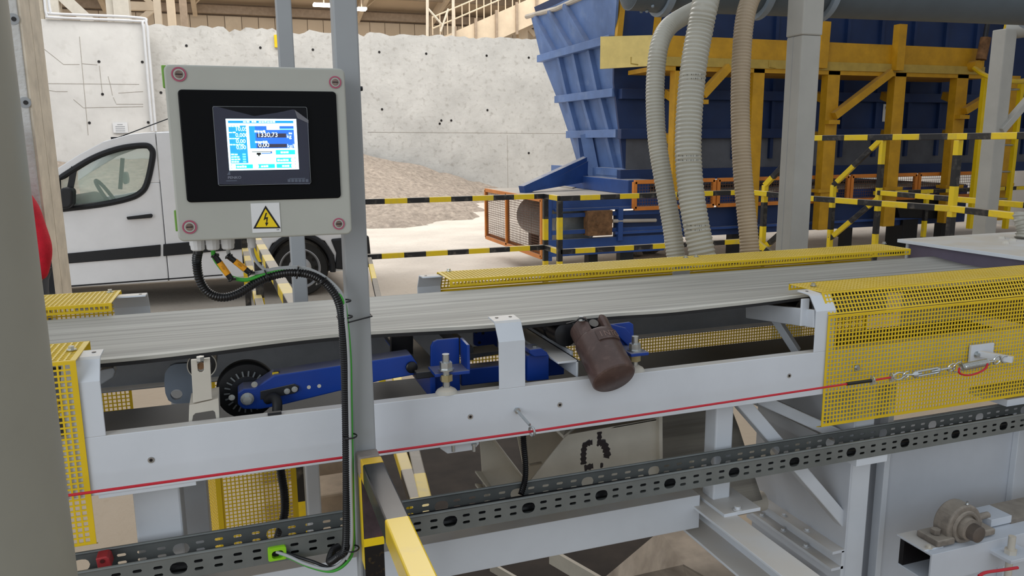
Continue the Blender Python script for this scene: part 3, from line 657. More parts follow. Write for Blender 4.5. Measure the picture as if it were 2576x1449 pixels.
# load-cell block with two screws
P_([(1326, 896), (1332, 893), (1375, 889), (1381, 893), (1381, 955), (1326, 960)], 1.58, .05, 'load_cell', 'blue_weigh')
P_([(1332, 880), (1362, 876), (1378, 888), (1378, 896), (1345, 898), (1332, 890)], 1.57, .045, 'cell_cap', 'blue_weigh')
for x, y in ((1346, 880), (1362, 889)): p = PY(x, y, 1.585); bolt('cell_bolt', p, (0, 0, 1), .0075, wf_, 'zinc', .009)
P_([(1192, 822), (1232, 815), (1252, 818), (1252, 885), (1235, 884), (1192, 868)], 1.85, .01, 'far_lug', 'blue_weigh')
for x, y in ((1198, 835), (1206, 862), (1215, 838)): MB().lathe(PY(x, y, 1.85), (0, -1, 0), [(-.001, .004), (.0008, .004)], 10).build('bore', 'ink', wf_)
# long blue beam, dusty bar, cross members
MB().box(PY(1160, 940, 1.64).x, PY(1420, 940, 1.64).x, 1.64, 1.68, 1.035, PY(1200, 925, 1.64).z).build('long_beam', 'blue_weigh', wf_, bevel=.003)
MB().prism([PY(x, y, 1.61) for x, y in ((1170, 905), (1172, 893), (1262, 882), (1262, 890))], (0, .06, 0)).build('spring_strip', 'dark_steel', wf_)
xk = PY(1045, 870, 1.7).x
MB().box(xk-.03, xk+.03, 1.56, 2.1, 1.088, 1.103).build('cross_member', 'dark_steel', wf_, bevel=.002)
MB().box(xk+.0, xk+.012, 1.56, 2.1, 1.04, 1.09).build('cross_member', 'blue_weigh', wf_, bevel=.002)
MB().beam(PY(1010, 845, 1.72), PY(1010, 920, 1.72), .05, .02).build('pivot_block', 'black_plastic', wf_)
MB().box(xk+.1, xk+.115, 1.62, 2.1, 1.10, 1.13).build('cross_member', 'dark_steel', wf_)
# weigh roller on its white carrier
wr = thing('weigh_roller', 'dark weigh roller on a white cross carrier behind the brown weight', 'roller', PY(1400, 870, 1.62))
p = PY(1425, 838, 1.60); MB().lathe(p-Vector((0, 0, .004)), (0, 1, 0), [(0, .026), (.002, .0285), (.36, .0285)], 32).build('roller', 'roller_black', wr, smooth=True)
for k in range(5): MB().torus(p+Vector((0, .06+.003*k, -.004)), (0, 1, 0), .0286, .0006, 24, 4).build('groove_ring', 'black_plastic', wr)
a = PY(1380, 850, 1.75); MB().box(a.x-.014, a.x-.008, 1.58, 1.76, a.z-.04, a.z+.01).build('ear', 'white_paint', wr, bevel=.001)
b1 = PY(1455, 938, 1.535); xL = PY(1395, 925, 1.56).x
zc = PY(1440, 905, 1.54).z
MB().box(b1.x-.05, b1.x, 1.535, 2.1, zc-.005, zc).build('carrier_top', 'white_paint', wr, bevel=.001)
MB().box(b1.x-.005, b1.x, 1.535, 2.1, zc-.04, zc).build('carrier_web', 'white_paint', wr, bevel=.001)
MB().lathe(PZ(1436, 884, zc), (0, 0, 1), [(-.001, .006), (.0008, .006)], 12).build('slot_hole', 'ink', wr)
# ------------------------------------------------------------------ brown calibration weight
top = PY(1486, 832, 1.565); bot = PY(1546, 954, 1.455)
cw = thing('calibration_weight', 'dark brown cast calibration weight hanging tilted over the side plate', 'weight', bot)
axs = (bot-top); L = axs.length; axs.normalize(); rw = .050
LB = L*.80
MB().lathe(bot, -axs, [(0, rw-.004), (.001, rw-.0025), (.004, rw), (LB-.003, rw*.985), (LB, rw*.95), (LB+.0005, .001)], 56).build('body', 'brown_weight', cw, smooth=True)
top = bot-axs*LB
xv = axs.cross(Vector((0, 1, 0))).normalized(); yv = xv.cross(axs).normalized()
def lobe(s, name):
    pts = []
    for k in range(13):
        a = math.radians(-62+124*k/12); pts.append(top+xv*s*(rw*.93*math.cos(a))+yv*(rw*.93*math.sin(a)))
    pts2 = [top+xv*s*.016+yv*(rw*.80), top+xv*s*.016-yv*(rw*.80)]
    MB().prism(pts+pts2, -axs*.040).build(name, 'brown_weight', cw, bevel=.008, seg=3)
lobe(1, 'shoulder'); lobe(-1, 'shoulder')
hd_ = top-axs*.026
MB().tube([hd_-yv*.03, hd_+yv*.05], .011, 14).build('hanger_bar', 'dark_steel', cw, smooth=True)
bolt('hanger_bolt', PY(1462, 806, 1.545), (0, 0, 1), .006, cw, 'zinc', .008)
MB().tube(spline([PY(1425, 815, 1.55), PY(1448, 808, 1.545), PY(1460, 800, 1.54), PY(1475, 806, 1.54), PY(1480, 815, 1.54)], 6), .002, 6).build('tie_wire', 'black_plastic', cw)
# raised nameplate on the side of the casting that faces the walkway
fc = (Vector((.2, -1, .45))-axs*Vector((.2, -1, .45)).dot(axs)).normalized(); sx = axs.cross(fc).normalized()
if sx.x < 0: sx = -sx
pc = lerp(top, bot, .20)
np_ = MB(); w_, h_ = .029, .0135; grid = []
for i in range(9):
    u = -w_+2*w_*i/8; ang = u/rw
    for v in (-h_, h_):
        for r in (rw*.96, rw+.0022): grid.append(pc+axs*v+(fc*math.cos(ang)+sx*math.sin(ang))*r)
F = []
for i in range(8):
    a = 4*i; F += [(a+1, a+5, a+7, a+3), (a, a+1, a+5, a+4), (a+2, a+6, a+7, a+3)]
F += [(0, 2, 3, 1), (32, 33, 35, 34)]
plate = np_.add(grid, F).build('raised_plate', 'brown_weight', cw, smooth=True)
rot = Matrix((sx, -axs, fc)).transposed()
if rot.determinant() < 0: rot = Matrix((sx, -axs, -fc)).transposed()
for i, ch in enumerate('INTO'):
    u = -.0195+.0135*i; ang = u/rw
    n_ = fc*math.cos(ang)+sx*math.sin(ang); t_ = -fc*math.sin(ang)+sx*math.cos(ang)
    R3 = Matrix((t_, -axs, n_)).transposed()
    text('raised_letter', ch, pc+n_*(rw+.0015)+axs*.0075, .021, mat('brown_light', '#7a635b', .3, var=.15), plate, R3, .0012, 'CENTER')
# ------------------------------------------------------------------ control box on the front post
YB0 = 1.285
def B(x, y, d=YB0): return PY(x, y, d)
bx0, bx1 = B(415, 155).x, B(873, 180).x; bz1 = B(640, 167).z; bz0 = B(660, 599).z
bx0 = (bx0+B(443, 600).x)/2; bx1 = (bx1+B(881, 598).x)/2
cbx = thing('control_box', 'light grey wall-mount control box with a lit touch screen, fixed to the front post', 'control box', ((bx0+bx1)/2, 1.33, bz0))
CX, CZ = (bx0+bx1)/2, (bz0+bz1)/2
def rrect(x0, x1, z0, z1, r, y, n=6):
    pts = []
    for cx, cz, a0 in ((x1-r, z1-r, 0), (x0+r, z1-r, 90), (x0+r, z0+r, 180), (x1-r, z0+r, 270)):
        for k in range(n+1):
            a = math.radians(a0+90*k/n); pts.append(Vector((cx+r*math.cos(a), y, cz+r*math.sin(a))))
    return pts
MB().prism(rrect(bx0+.003, bx1-.003, bz0+.003, bz1-.003, .008, YB0+.03), (0, .065, 0)).build('body', 'grey_box', cbx, bevel=.002)
lid = MB().prism(rrect(bx0, bx1, bz0, bz1, .009, YB0), (0, .032, 0)).build('lid', 'grey_box', cbx, bevel=.003, seg=3)
f0, f1 = B(450, 220), B(856, 500)
pn = MB().prism(rrect(B(458, 360).x, B(851, 360).x, B(650, 504).z, B(650, 228).z, .006, YB0-.003), (0, .004, 0)).build('front_panel', 'panel_black', cbx, bevel=.0015)
yb = YB0-.0035
bz = MB().prism(rrect(B(540, 360, yb).x, B(778, 360, yb).x, B(660, 466, yb).z, B(655, 267, yb).z, .003, yb-.004), (0, .005, 0)).build('bezel', 'bezel_black', cbx, bevel=.001)
rim = MB(); rp = rrect(B(540, 360, yb).x+.0012, B(778, 360, yb).x-.0012, B(660, 466, yb).z+.0012, B(655, 267, yb).z-.0012, .0025, yb-.0044)
rim.tube(rp+[rp[0]], .00035, 5); rim.build('bezel_rim', 'galv', bz)
# screen, drawn as flat print that glows
ye = yb-.0046
sx0, sx1 = B(572, 360, ye).x, B(748.5, 360, ye).x; sz0, sz1 = B(660, 427.5, ye).z, B(655, 299, ye).z
SW, SH = sx1-sx0, sz1-sz0
def emat(n, c, s): return mat(n, c, .3, var=0., emit=c, estr=s)
emat('scr_white', '#e9ffff', 1.15); emat('scr_blue', '#0c8fe0', 1.0); emat('scr_deep', '#1a63cf', 1.0); emat('scr_cyan', '#14dce6', 1.05); emat('scr_dark', '#2a2436', .8); emat('scr_mid', '#7fe9f2', 1.)
scr = MB().box(sx0, sx1, ye-.0006, ye, sz0, sz1).build('screen', 'scr_white', cbx)
lay = [0]
def R_(u0, v0, u1, v1, m, name='screen_field'):
    lay[0] += 1; y = ye-.0008-.00004*lay[0]
    return MB().box(sx0+SW*u0, sx0+SW*u1, y, ye-.0006, sz1-SH*v1, sz1-SH*v0).build(name, m, scr)
RX = Matrix(((1, 0, 0), (0, 0, -1), (0, 1, 0)))
def T_(u, v, s, h, m='scr_white', al='LEFT', name='screen_text', sxx=1.):
    return text(name, s, Vector((sx0+SW*u, ye-.0035, sz1-SH*v)), h, m, scr, RX, .00005, al, sxx)
R_(.03, .035, .955, .085, 'scr_blue'); R_(.03, .13, .275, .86, 'scr_blue'); R_(.315, .14, .955, .575, 'scr_deep'); R_(.315, .14, .40, .575, 'scr_blue')
R_(.565, .14, .75, .215, 'scr_white'); R_(.75, .19, .955, .215, 'scr_mid')
R_(.42, .285, .84, .365, 'scr_dark'); R_(.42, .49, .84, .56, 'scr_dark')
R_(.675, .61, .955, .70, 'scr_cyan'); R_(.675, .765, .955, .85, 'scr_cyan'); R_(.675, .885, .955, .965, 'scr_cyan'); R_(.355, .885, .65, .965, 'scr_cyan'); R_(.03, .885, .335, .965, 'scr_cyan')
T_(.425, .352, '1330,73', .0095); T_(.43, .55, '0,00', .0095); T_(.845, .375, 'kg', .008); T_(.845, .565, 'kg/h', .008)
# captions too soft to read: short white strokes
def C_(u, v, w, h=.032):
    n = max(2, int(w/.035)); rr_ = random.Random(int(u*999+v*77))
    for k in range(n):
        R_(u+w*k/n, v-h*(.75+.25*rr_.random()), u+w*(k+.8)/n, v, 'scr_white', 'screen_caption')
C_(.24, .072, .10); C_(.36, .072, .07); C_(.46, .072, .24); C_(.39, .262, .16, .04); C_(.39, .468, .18, .04); C_(.88, .30, .05)
for i, b in enumerate(('10,05', '0,000', '0,00', '0,00')):
    C_(.035, .155+.118*i, (.16, .10, .14, .2)[i], .022); T_(.12, .232+.118*i, b, .0082)
for i in range(4): C_(.04, .70+.048*i, (.1, .12, .13, .11)[i], .026); R_(.20, .675+.048*i, .245, .70+.048*i, 'scr_mid', 'screen_lamp')
C_(.745, .675, .12, .04); C_(.69, .83, .17, .04); C_(.755, .945, .11, .04); C_(.45, .945, .11, .04); C_(.11, .945, .14, .04)
for u in (.065, .385): MB().lathe(Vector((sx0+SW*u, ye-.003, sz1-SH*.925)), (0, -1, 0), [(0, .0036), (.0004, .0036)], 14).build('screen_button', 'scr_white', scr)
for v in (.808, .925): MB().lathe(Vector((sx0+SW*.92, ye-.003, sz1-SH*v)), (0, -1, 0), [(0, .0036), (.0004, .0036)], 14).build('screen_button', 'scr_white', scr)
R_(.335, .635, .62, .645, 'ink', 'screen_symbol'); R_(.60, .645, .62, .675, 'scr_deep', 'screen_symbol'); R_(.40, .66, .46, .70, 'ink', 'screen_symbol'); R_(.42, .70, .44, .725, 'ink', 'screen_symbol'); R_(.47, .665, .60, .68, 'scr_deep', 'screen_symbol')
mat('print_grey', '#8d9098', .5)
text('maker_name', 'PENKO', B(573, 450, yb-.0042), .0055, 'print_grey', bz, RX, .00005, sx=1.1)
for k in range(6): a = B(724+9*k, 458, yb-.0043); MB().box(a.x, a.x+.0042, a.y, a.y+.0003, a.z, a.z+.0045).build('port_symbol', mat('print_dim', '#4a525c', .5), bz)
MB().prism([B(571, 440, yb-.0042), B(580, 440, yb-.0042), B(578, 428, yb-.0042)], (0, -.0002, 0)).build('maker_mark', 'print_dim', bz)
for x0_, x1_, yy_ in ((569, 596, 455), (728, 768, 449.5)):
    a = B(x0_, yy_, yb-.0042); b = B(x1_, yy_, yb-.0042); MB().box(a.x, b.x, a.y-.0002, a.y+.0003, a.z-.0006, a.z+.0006).build('fine_print', 'print_dim', bz)
# crumpled protective film on the bezel
flm = MB(); G = [B(x, y, yb-.0062) for x, y in ((536, 266), (640, 292), (700, 283), (738, 275), (776, 302), (780, 464), (548, 464))]
flm.prism(G, (0, .0004, 0))
mf = mat('film', '#aeb4d8', .25, var=.0, alpha=.05, spec=.4); flm.build('protective_film', mf, bz)
P1 = [B(x, y, yb-.0066) for x, y in ((741, 276), (776, 302), (776, 310), (748, 297))]; MB().prism(P1, (0, .0003, 0)).build('film_fold', mat('film_fold', '#8a8a92', .3, alpha=.45), bz)
# four lid locks
for x, y in ((450, 187), (843, 207), (477, 571), (852, 563)):
    p = B(x, y); r = .0105 if x < 600 else .0095
    lk = MB().lathe(p+Vector((0, .001, 0)), (0, -1, 0), [(0, r), (.0025, r), (.0025, r*.8), (.0012, r*.78)], 28).build('lock', 'ring_red', cbx, smooth=True)
    c2 = MB().lathe(p, (0, -1, 0), [(0, r*.78), (.0018, r*.76)], 24).build('lock_cup', 'grey_box', lk, smooth=True)
    sc_ = MB().lathe(p-Vector((0, .0015, 0)), (0, -1, 0), [(0, r*.55), (.001, r*.53)], 20).build('lock_screw', 'lock_metal', lk, smooth=True)
    MB().box(p.x-r*.45, p.x+r*.45, p.y-.0032, p.y-.002, p.z-.0007, p.z+.0007).build('slot', 'ink', lk)
for y0, y1 in ((165, 222), (529, 582)):
    a = B(412, (y0+y1)/2, YB0+.03); MB().box(bx0-.0045, bx0+.003, YB0+.022, YB0+.04, B(420, y1, YB0+.03).z, B(420, y0, YB0+.03).z).build('hinge', 'green_hinge', cbx, bevel=.0015)
# warning label: triangle with a lightning flash
yl = YB0-.0012
s0, s1 = B(630, 512, yl), B(707, 583, yl)
stk = MB().box(s0.x, s1.x, yl, YB0, s1.z, s0.z).build('warning_label', 'white_label', cbx)
def tri(pts, m, dy, name): MB().prism([B(x, y, yl-dy) for x, y in pts], (0, -.0003, 0)).build(name, m, stk)
tri([(668, 517), (706, 574), (637, 575)], 'ink', .0002, 'triangle_border'); tri([(668, 525), (699, 571), (644, 571.5)], 'sign_yellow', .0006, 'triangle_field')
tri([(668, 536), (672, 535), (668, 547), (674, 546), (672, 560), (675, 560), (670, 569), (667, 560), (670, 560), (670, 550), (663, 554)], 'ink', .001, 'lightning_flash')
text('label_mark', 'Let', B(696, 579, yl-.0003), .003, 'ink', stk, RX, .00005)
# cable glands under the box
GY = 1.335
def gland(x, w, y1=634):
    p = PY(x, 615, GY); p.z = bz0; s = w/2
    g = thing('cable_gland', GL[x], 'cable gland', p, 'cable glands under the control box')
    MB().lathe(p, (0, 0, -1), [(-.004, s*.62), (.004, s*.62), (.004, s), (.012, s), (.012, s*.93), (.019, s*.88), (.021, s*.7)], 12).build('dome_nut', 'white_plastic', g)
    return p
GL = {497: 'leftmost white cable gland under the control box, with the black conduit', 535: 'white cable gland under the control box with the green cable', 573: 'white cable gland under the control box, third from the left', 633: 'small white cable gland under the control box, apart from the others'}
gp = {x: gland(x, w) for x, w in ((497, .024), (535, .023), (573, .022), (633, .014))}
def corrugated(name, pts, r, m, label, pitch=.0042, parent=None):
    P = resample(spline(pts, 16), pitch/2); rr = [r if i % 2 else r*.84 for i in range(len(P))]
    o = MB().tube(P, rr, 14).build(name, m, parent, smooth=True)
    if label: tag(o, label, 'conduit')
    return o
GYc = 1.34
def Q(x, y, d=1.345): return PY(x, y, d)
hose = thing('corrugated_conduit', 'black corrugated conduit looping from the control box down the front post', 'conduit', Q(500, 700))
corrugated('ribbed_tube', [gp[497]+Vector((0, 0, -.022)), Q(495, 660), Q(503, 705), Q(525, 737), Q(560, 748), Q(600, 738), Q(650, 708), Q(700, 690), Q(750, 686), Q(795, 697), Q(828, 722), Q(850, 755), Q(860, 800, 1.352), Q(866, 900, 1.358), Q(869, 985, 1.362), Q(871, 1100, 1.365), Q(872, 1300, 1.365), Q(868, 1380, 1.37), Q(850, 1400, 1.38), Q(830, 1412, 1.4), Q(838, 1385, 1.43), Q(852, 1375, 1.45)], .0078, 'black_plastic', None, .0042, hose)
MB().tube([gp[497]+Vector((0, 0, -.019)), gp[497]+Vector((0, 0, -.026))], .0075, 14).build('sleeve', 'black_plastic', hose, smooth=True)
def cable(name, label, pts, r, m):
    o = MB().tube(resample(spline(pts, 14), .004), r, 10).build(name, m, None, smooth=True)
    return tag(o, label, 'cable')
def marker(cb, A, Bp, txt):
    A, Bp = Vector(A), Vector(Bp); d = (Bp-A).normalized(); L = (Bp-A).length
    MB().tube([A-d*.016, A+d*.001], .0048, 12).build('shrink_sleeve', 'black_plastic', cb, smooth=True)
    o = MB().tube([A, Bp], .0052, 14).build('label_sleeve', 'orange_label', cb, smooth=True)
    MB().tube([Bp-d*.001, Bp+d*.012], .0048, 12).build('shrink_sleeve', 'black_plastic', cb, smooth=True)
    n = Vector((0, -1, 0)); n = (n-d*n.dot(d)).normalized(); t = d.cross(n)
    R3 = Matrix((d, n.cross(d), n)).transposed()
    text('marker_print', txt, A+d*L*.25+n*.0053-R3.col[1]*.0012, .0042, 'ink', o, R3, .00005)
    for e in (A-d*.014, Bp+d*.010):
        MB().torus(e, d, .0055, .0012, 14, 6).build('cable_tie', 'black_plastic', cb); MB().box(e.x+.003, e.x+.0075, e.y-.006, e.y-.001, e.z-.001, e.z+.003).build('tie_head', 'black_plastic', cb)
down = [(880, 900, 1.362), (882, 1000, 1.364), (884, 1100, 1.366), (887, 1250, 1.366), (888, 1370, 1.37), (874, 1412, 1.38), (835, 1436, 1.40), (780, 1425, 1.43), (735, 1405, 1.45), (700, 1392, 1.462)]
gcb = cable('power_cable', 'green cable leaving the second gland and running down the front post', [gp[535]+Vector((0, 0, -.018)), Q(540, 650), Q(568, 687), Q(590, 700), Q(620, 704), Q(645, 697), Q(700, 682), Q(740, 682), Q(785, 692), Q(830, 720), Q(862, 755), Q(871, 800, 1.35)]+[Q(*c) for c in down], .0036, 'green_cable')
marker(gcb, Q(552, 660, 1.343), Q(573, 690, 1.343), '1121')
k1 = cable('signal_cable', 'grey cable with orange marker from the third gland to the post', [gp[573]+Vector((0, 0, -.018)), Q(577, 642), Q(600, 668), Q(625, 686), Q(650, 686), Q(700, 676), Q(745, 677), Q(785, 688), Q(826, 712), Q(858, 748), Q(868, 800, 1.348)]+[Q(c[0]-7, c[1]-5, c[2]-.004) for c in down], .0032, 'grey_cable')
marker(k1, Q(591, 657, 1.343), Q(617, 677, 1.343), '1221')
cable('signal_cable', 'thin grey cable from the small fourth gland to the post', [gp[633]+Vector((0, 0, -.018)), Q(637, 640), Q(648, 662), Q(668, 679), Q(690, 676), Q(745, 672), Q(790, 682), Q(832, 708), Q(862, 745), Q(870, 800, 1.345)]+[Q(c[0]-3, c[1]-3, c[2]-.009) for c in down[:-4]], .0027, 'grey_cable')
cable('black_cable', 'black cable inside the bundle beside the green one on the post', [Q(874, 985, 1.362), Q(876, 1100, 1.364), Q(878, 1250, 1.366), Q(880, 1365, 1.366), Q(868, 1408, 1.376), Q(832, 1427, 1.40), Q(785, 1412, 1.43), Q(735, 1396, 1.45), Q(702, 1384, 1.462)], .003, 'black_plastic')
for x, y, lab in ((672, 694, 'under the box, left'), (748, 685, 'under the box, middle'), (808, 707, 'under the box, right')):
    tag(MB().torus(Q(x, y), (Q(x+8, y-3 if x < 700 else (y+1 if x < 790 else y+9))-Q(x, y)), .0105, .0014, 18, 6).build('cable_tie', 'black_plastic'), 'black cable tie round the looping bundle, %s' % lab, 'cable tie', 'cable ties on the bundle')
for x, y, dn in ((862, 757, 'highest on the post'), (866, 797, 'level with the belt edge'), (878, 1097, 'above the railing end'), (884, 1380, 'lowest on the post')):
    pt_ = Q(x+2, y, 1.357); tag(MB().torus(pt_, (0, 0, 1), .0125, .0015, 18, 6).build('cable_tie', 'black_plastic'), 'black cable tie on the post bundle, %s' % dn, 'cable tie', 'cable ties on the bundle')
pz_ = PY(900, 798, 1.38).z; st = MB(); rp = [(.170, 1.345), (.216, 1.3785), (.216, 1.4225), (.170, 1.4225), (.156, 1.40), (.156, 1.35)]
st.tube([Vector((a, b, pz_)) for a, b in rp+[rp[0]]], .0014, 6)
tag(st.build('post_tie', 'black_plastic'), 'long black tie strapped round the front post at belt height', 'cable tie')
# ------------------------------------------------------------------ cable tray
mat('galv_tray', '#787c7b', .45, metal=.4, var=.1, scale=12., dust=.4, dustcol='#6f7069')
tr = thing('cable_tray', 'galvanised slotted cable tray running below the conveyor frame', 'cable tray', (.6, 1.5, .783))
TZ0, TZ1 = .783, .828
def holed(mb, x0, x1, z0, z1, y, t, hw, hh):
    """rectangular cell of sheet with a round-ended slot hw x hh through it"""
    cx, cz = (x0+x1)/2, (z0+z1)/2; W2, H2 = (x1-x0)/2, (z1-z0)/2
    A = sorted([2*math.pi*k/14+.01 for k in range(14)]+[math.atan2(b*H2, a*W2) % (2*math.pi) for a in (1, -1) for b in (1, -1)])
    V = []
    for a in A:
        c, s = math.cos(a), math.sin(a); k = min(W2/abs(c) if abs(c) > 1e-6 else 9, H2/abs(s) if abs(s) > 1e-6 else 9)
        L = hw/2-hh/2                        # stadium radius in direction a
        r = (hh/2)/max(abs(s), 1e-6)
        if abs(r*c) > L or abs(s) < 1e-6:
            bq = L*abs(c); r = bq+math.sqrt(max(0, bq*bq-(L*L-(hh/2)**2)))
        V += [(cx+k*c, y, cz+k*s), (cx+r*c, y, cz+r*s), (cx+k*c, y+t, cz+k*s), (cx+r*c, y+t, cz+r*s)]
    n = len(A); F = []
    for i in range(n):
        a, b = 4*i, 4*((i+1) % n); F += [(a, b, b+1, a+1), (a+2, a+3, b+3, b+2), (a+1, b+1, b+3, a+3)]
    mb.add(V, F)
def tray_wall(y, t):
    mb = MB(); U = .0349; x = .548-U*.5-U*5*9
    i = 0
    while x < 2.35:
        if i % 5 == 0: holed(mb, x, x+U, TZ0+.006, TZ1-.008, y, t, .031, .024)
        else:
            zm = (TZ0+TZ1)/2-.001
            holed(mb, x, x+U, TZ0+.006, zm, y, t, .0165, .0062); holed(mb, x, x+U, zm, TZ1-.008, y, t, .0165, .0062)
        x += U; i += 1
    X0 = .548-U*.5-U*45
    mb.box(X0, x, y, y+t, TZ0, TZ0+.006); mb.box(X0, x, y, y+t, TZ1-.008, TZ1)
    return mb, X0, x
mb, tx0, tx1 = tray_wall(1.46, .0014)
fs = mb.build('front_side', 'galv_tray', tr, fix=False)
mb, _, _ = tray_wall(1.534, .0014); mb.build('back_side', 'galv_tray', tr, fix=False)
MB().box(tx0, tx1, 1.46, 1.5354, TZ0-.0014, TZ0).build('tray_floor', 'galv_tray', tr)
MB().tube([(tx0, 1.4615, TZ1), (tx1, 1.4615, TZ1)], .0032, 8).build('rolled_rim', 'galv_tray', tr, smooth=True)
MB().tube([(tx0, 1.534, TZ1+.001), (tx1, 1.534, TZ1+.001)], .0032, 8).build('rolled_rim', 'galv_tray', tr, smooth=True)
for i, (y, z, r) in enumerate(((1.490, .790, .0065), (1.505, .791, .0075), (1.522, .793, .009))):
    tag(MB().tube(spline([(tx0+.1+.5*k, y+.004*math.sin(k*2+i), z) for k in range(7)], 6), r, 8).build('tray_cable', 'black_plastic', None, smooth=True), ('thin black cable lying in the tray, nearest its slotted front', 'black cable lying along the middle of the tray', 'thick black cable lying in the tray against its back')[i], 'cable')
bp = PY(2150, 1150, 1.47); MB().box(bp.x, bp.x+.1, 1.462, 1.51, TZ0-.022, TZ0-.0015).build('tray_bracket', 'white_paint', tr, bevel=.001)
g = PY(697, 1390, 1.458); gr_ = thing('cable_grommet', 'lime green grommet clipped into the tray where the cables enter', 'grommet', g)
ring = rrect(g.x-.017, g.x+.017, g.z-.0135, g.z+.0135, .004, 1.452); inner = rrect(g.x-.010, g.x+.012, g.z-.0095, g.z+.0065, .0062, 1.452)
V = []; n = len(ring)
for a, b in zip(ring, inner): V += [a, b, a+Vector((0, .012, 0)), b+Vector((0, .012, 0))]
F = []
for i in range(n):
    a, b = 4*i, 4*((i+1) % n); F += [(a, b, b+1, a+1), (a+2, a+3, b+3, b+2), (a+1, b+1, b+3, a+3), (a, a+2, b+2, b)]
MB().add(V, F).build('collar', 'green_clip', gr_)
MB().box(g.x-.0105, g.x+.0125, 1.4615, 1.463, g.z-.01, g.z+.007).build('dark_core', 'ink', gr_)
c = PY(266, 1414, 1.50); rc_ = thing('end_cap', 'small red plastic cap on the tray edge near the round column', 'cap', c)
MB().prism([PY(x, y, 1.50) for x, y in ((240, 1406), (268, 1400), (275, 1405), (282, 1425), (246, 1432))], (0, .03, 0)).build('cap_body', 'red_cap', rc_, bevel=.002)
MB().lathe(PY(257, 1412, 1.499), (0, -1, 0), [(0, .004), (.0006, .004)], 12).build('cap_hole', mat('red_dark', '#5c2020', .6), rc_)
cn = thing('corrugated_conduit', 'black corrugated conduit hanging from the belt scale into the cable tray', 'conduit', PY(1318, 1150, 1.54))
corrugated('ribbed_tube', [PY(1316, 1060, 1.56), PY(1317, 1110, 1.55), PY(1322, 1170, 1.54), PY(1320, 1210, 1.53), PY(1310, 1245, 1.515)], .0072, 'black_plastic', None, .0045, cn)
cn2 = thing('corrugated_conduit', 'black corrugated conduit hanging before the tall yellow guard under the conveyor', 'conduit', PY(712, 1300, 2.2))
corrugated('ribbed_tube', [PY(704, 1110, 2.2), PY(706, 1180, 2.2), PY(715, 1240, 2.2), PY(716, 1290, 2.2), PY(704, 1335, 2.2), PY(690, 1390, 2.22), PY(688, 1449, 2.22)], .0125, 'black_plastic', None, .007, cn2)
# ------------------------------------------------------------------ pull-cord
YR = 1.43
rp_ = thing('pull_cord', 'red emergency pull cord stretched along the front of the conveyor', 'pull cord', (.5, YR, .99))
e1 = PY(2130, 966, YR); e2 = PY(2195, 957, YR); e3 = PY(2243, 949, YR)
MB().tube([(-1.1, YR, .990), (.545, YR, .990), e1], .0027, 8).build('cord', 'red_rope', rp_, smooth=True)
MB().tube([e1, e2], .0042, 10).build('shrink_tube', 'black_plastic', rp_, smooth=True)
MB().tube([e2, e3], .0027, 8).build('cord', 'red_rope', rp_, smooth=True)
for p in (e2, e3):
    w = MB().box(p.x-.005, p.x+.005, p.y-.005, p.y+.004, p.z-.009, p.z+.004); w.torus(p+Vector((0, 0, .003)), (1, 0, 0), .006, .0018, 14, 6); w.hexa(p+Vector((-.003, 0, -.012)), (0, 0, 1), .0032, .006)
    w.build('rope_clip', 'zinc', rp_)
th0 = e3; th1 = PY(2278, 943, YR)
loop = [th0+(th1-th0)*t+Vector((0, 0, .009*math.sin(math.pi*t))) for t in [k/10 for k in range(11)]]+[th1+(th0-th1)*t-Vector((0, 0, .009*math.sin(math.pi*t))) for t in [k/10 for k in range(1, 11)]]
MB().tube(loop, .0022, 8).build('thimble', 'zinc', rp_, smooth=True)
ta, tb_ = PY(2300, 942, YR), PY(2360, 931, YR); dv = (tb_-ta).normalized()
tbk = MB()
for s in (-1, 1): tbk.tube([ta+Vector((0, 0, s*.006)), tb_+Vector((0, 0, s*.006))], .0028, 8)
tbk.lathe(ta, dv, [(-.006, .005), (0, .0085), (.006, .0085)], 12); tbk.lathe(tb_, -dv, [(-.006, .005), (0, .0085), (.006, .0085)], 12)
tbk.build('turnbuckle_body', 'zinc', rp_, smooth=True)
MB().tube([th1, ta, lerp(ta, tb_, .3)], .0028, 8).build('eye_screw', 'zinc', rp_, smooth=True); MB().tube([lerp(ta, tb_, .7), tb_, PY(2392, 925, YR)], .0028, 8).build('eye_screw', 'zinc', rp_, smooth=True)
for a, b in (((2272, 944), (2287, 942)), ((2385, 926), (2402, 923)), ((2398, 925), (2420, 921))):
    A, Bq = PY(*a, YR), PY(*b, YR); MB().torus((A+Bq)/2, Vector((0, 1, .3)), (Bq-A).length*.5, .0018, 16, 6).build('chain_link', 'zinc', rp_, smooth=True)
s0_, s1_ = PY(2418, 924, YR), PY(2484, 911, YR); dv = (s1_-s0_).normalized(); up_ = Vector((0, 0, 1)); sd_ = dv.cross(up_).normalized(); up_ = sd_.cross(dv)
hel = []
NT = 22
for k in range(NT*12+1):
    a = 2*math.pi*k/12; hel.append(s0_+(s1_-s0_)*(k/(NT*12))+(sd_*math.cos(a)+up_*math.sin(a))*.0085)
MB().tube(hel, .0013, 5).build('tension_spring', 'zinc', rp_, smooth=True)
MB().tube(spline([PY(2414, 925, YR-.01), PY(2413, 938, YR-.01), PY(2432, 944, YR-.01), PY(2455, 940, YR-.01), PY(2478, 928, YR-.01), PY(2485, 914, YR-.01)], 8), .0025, 8).build('safety_loop', 'red_rope', rp_, smooth=True)
MB().tube([s1_, PY(2505, 908, YR)], .002, 6).build('hook_shank', 'zinc', rp_)
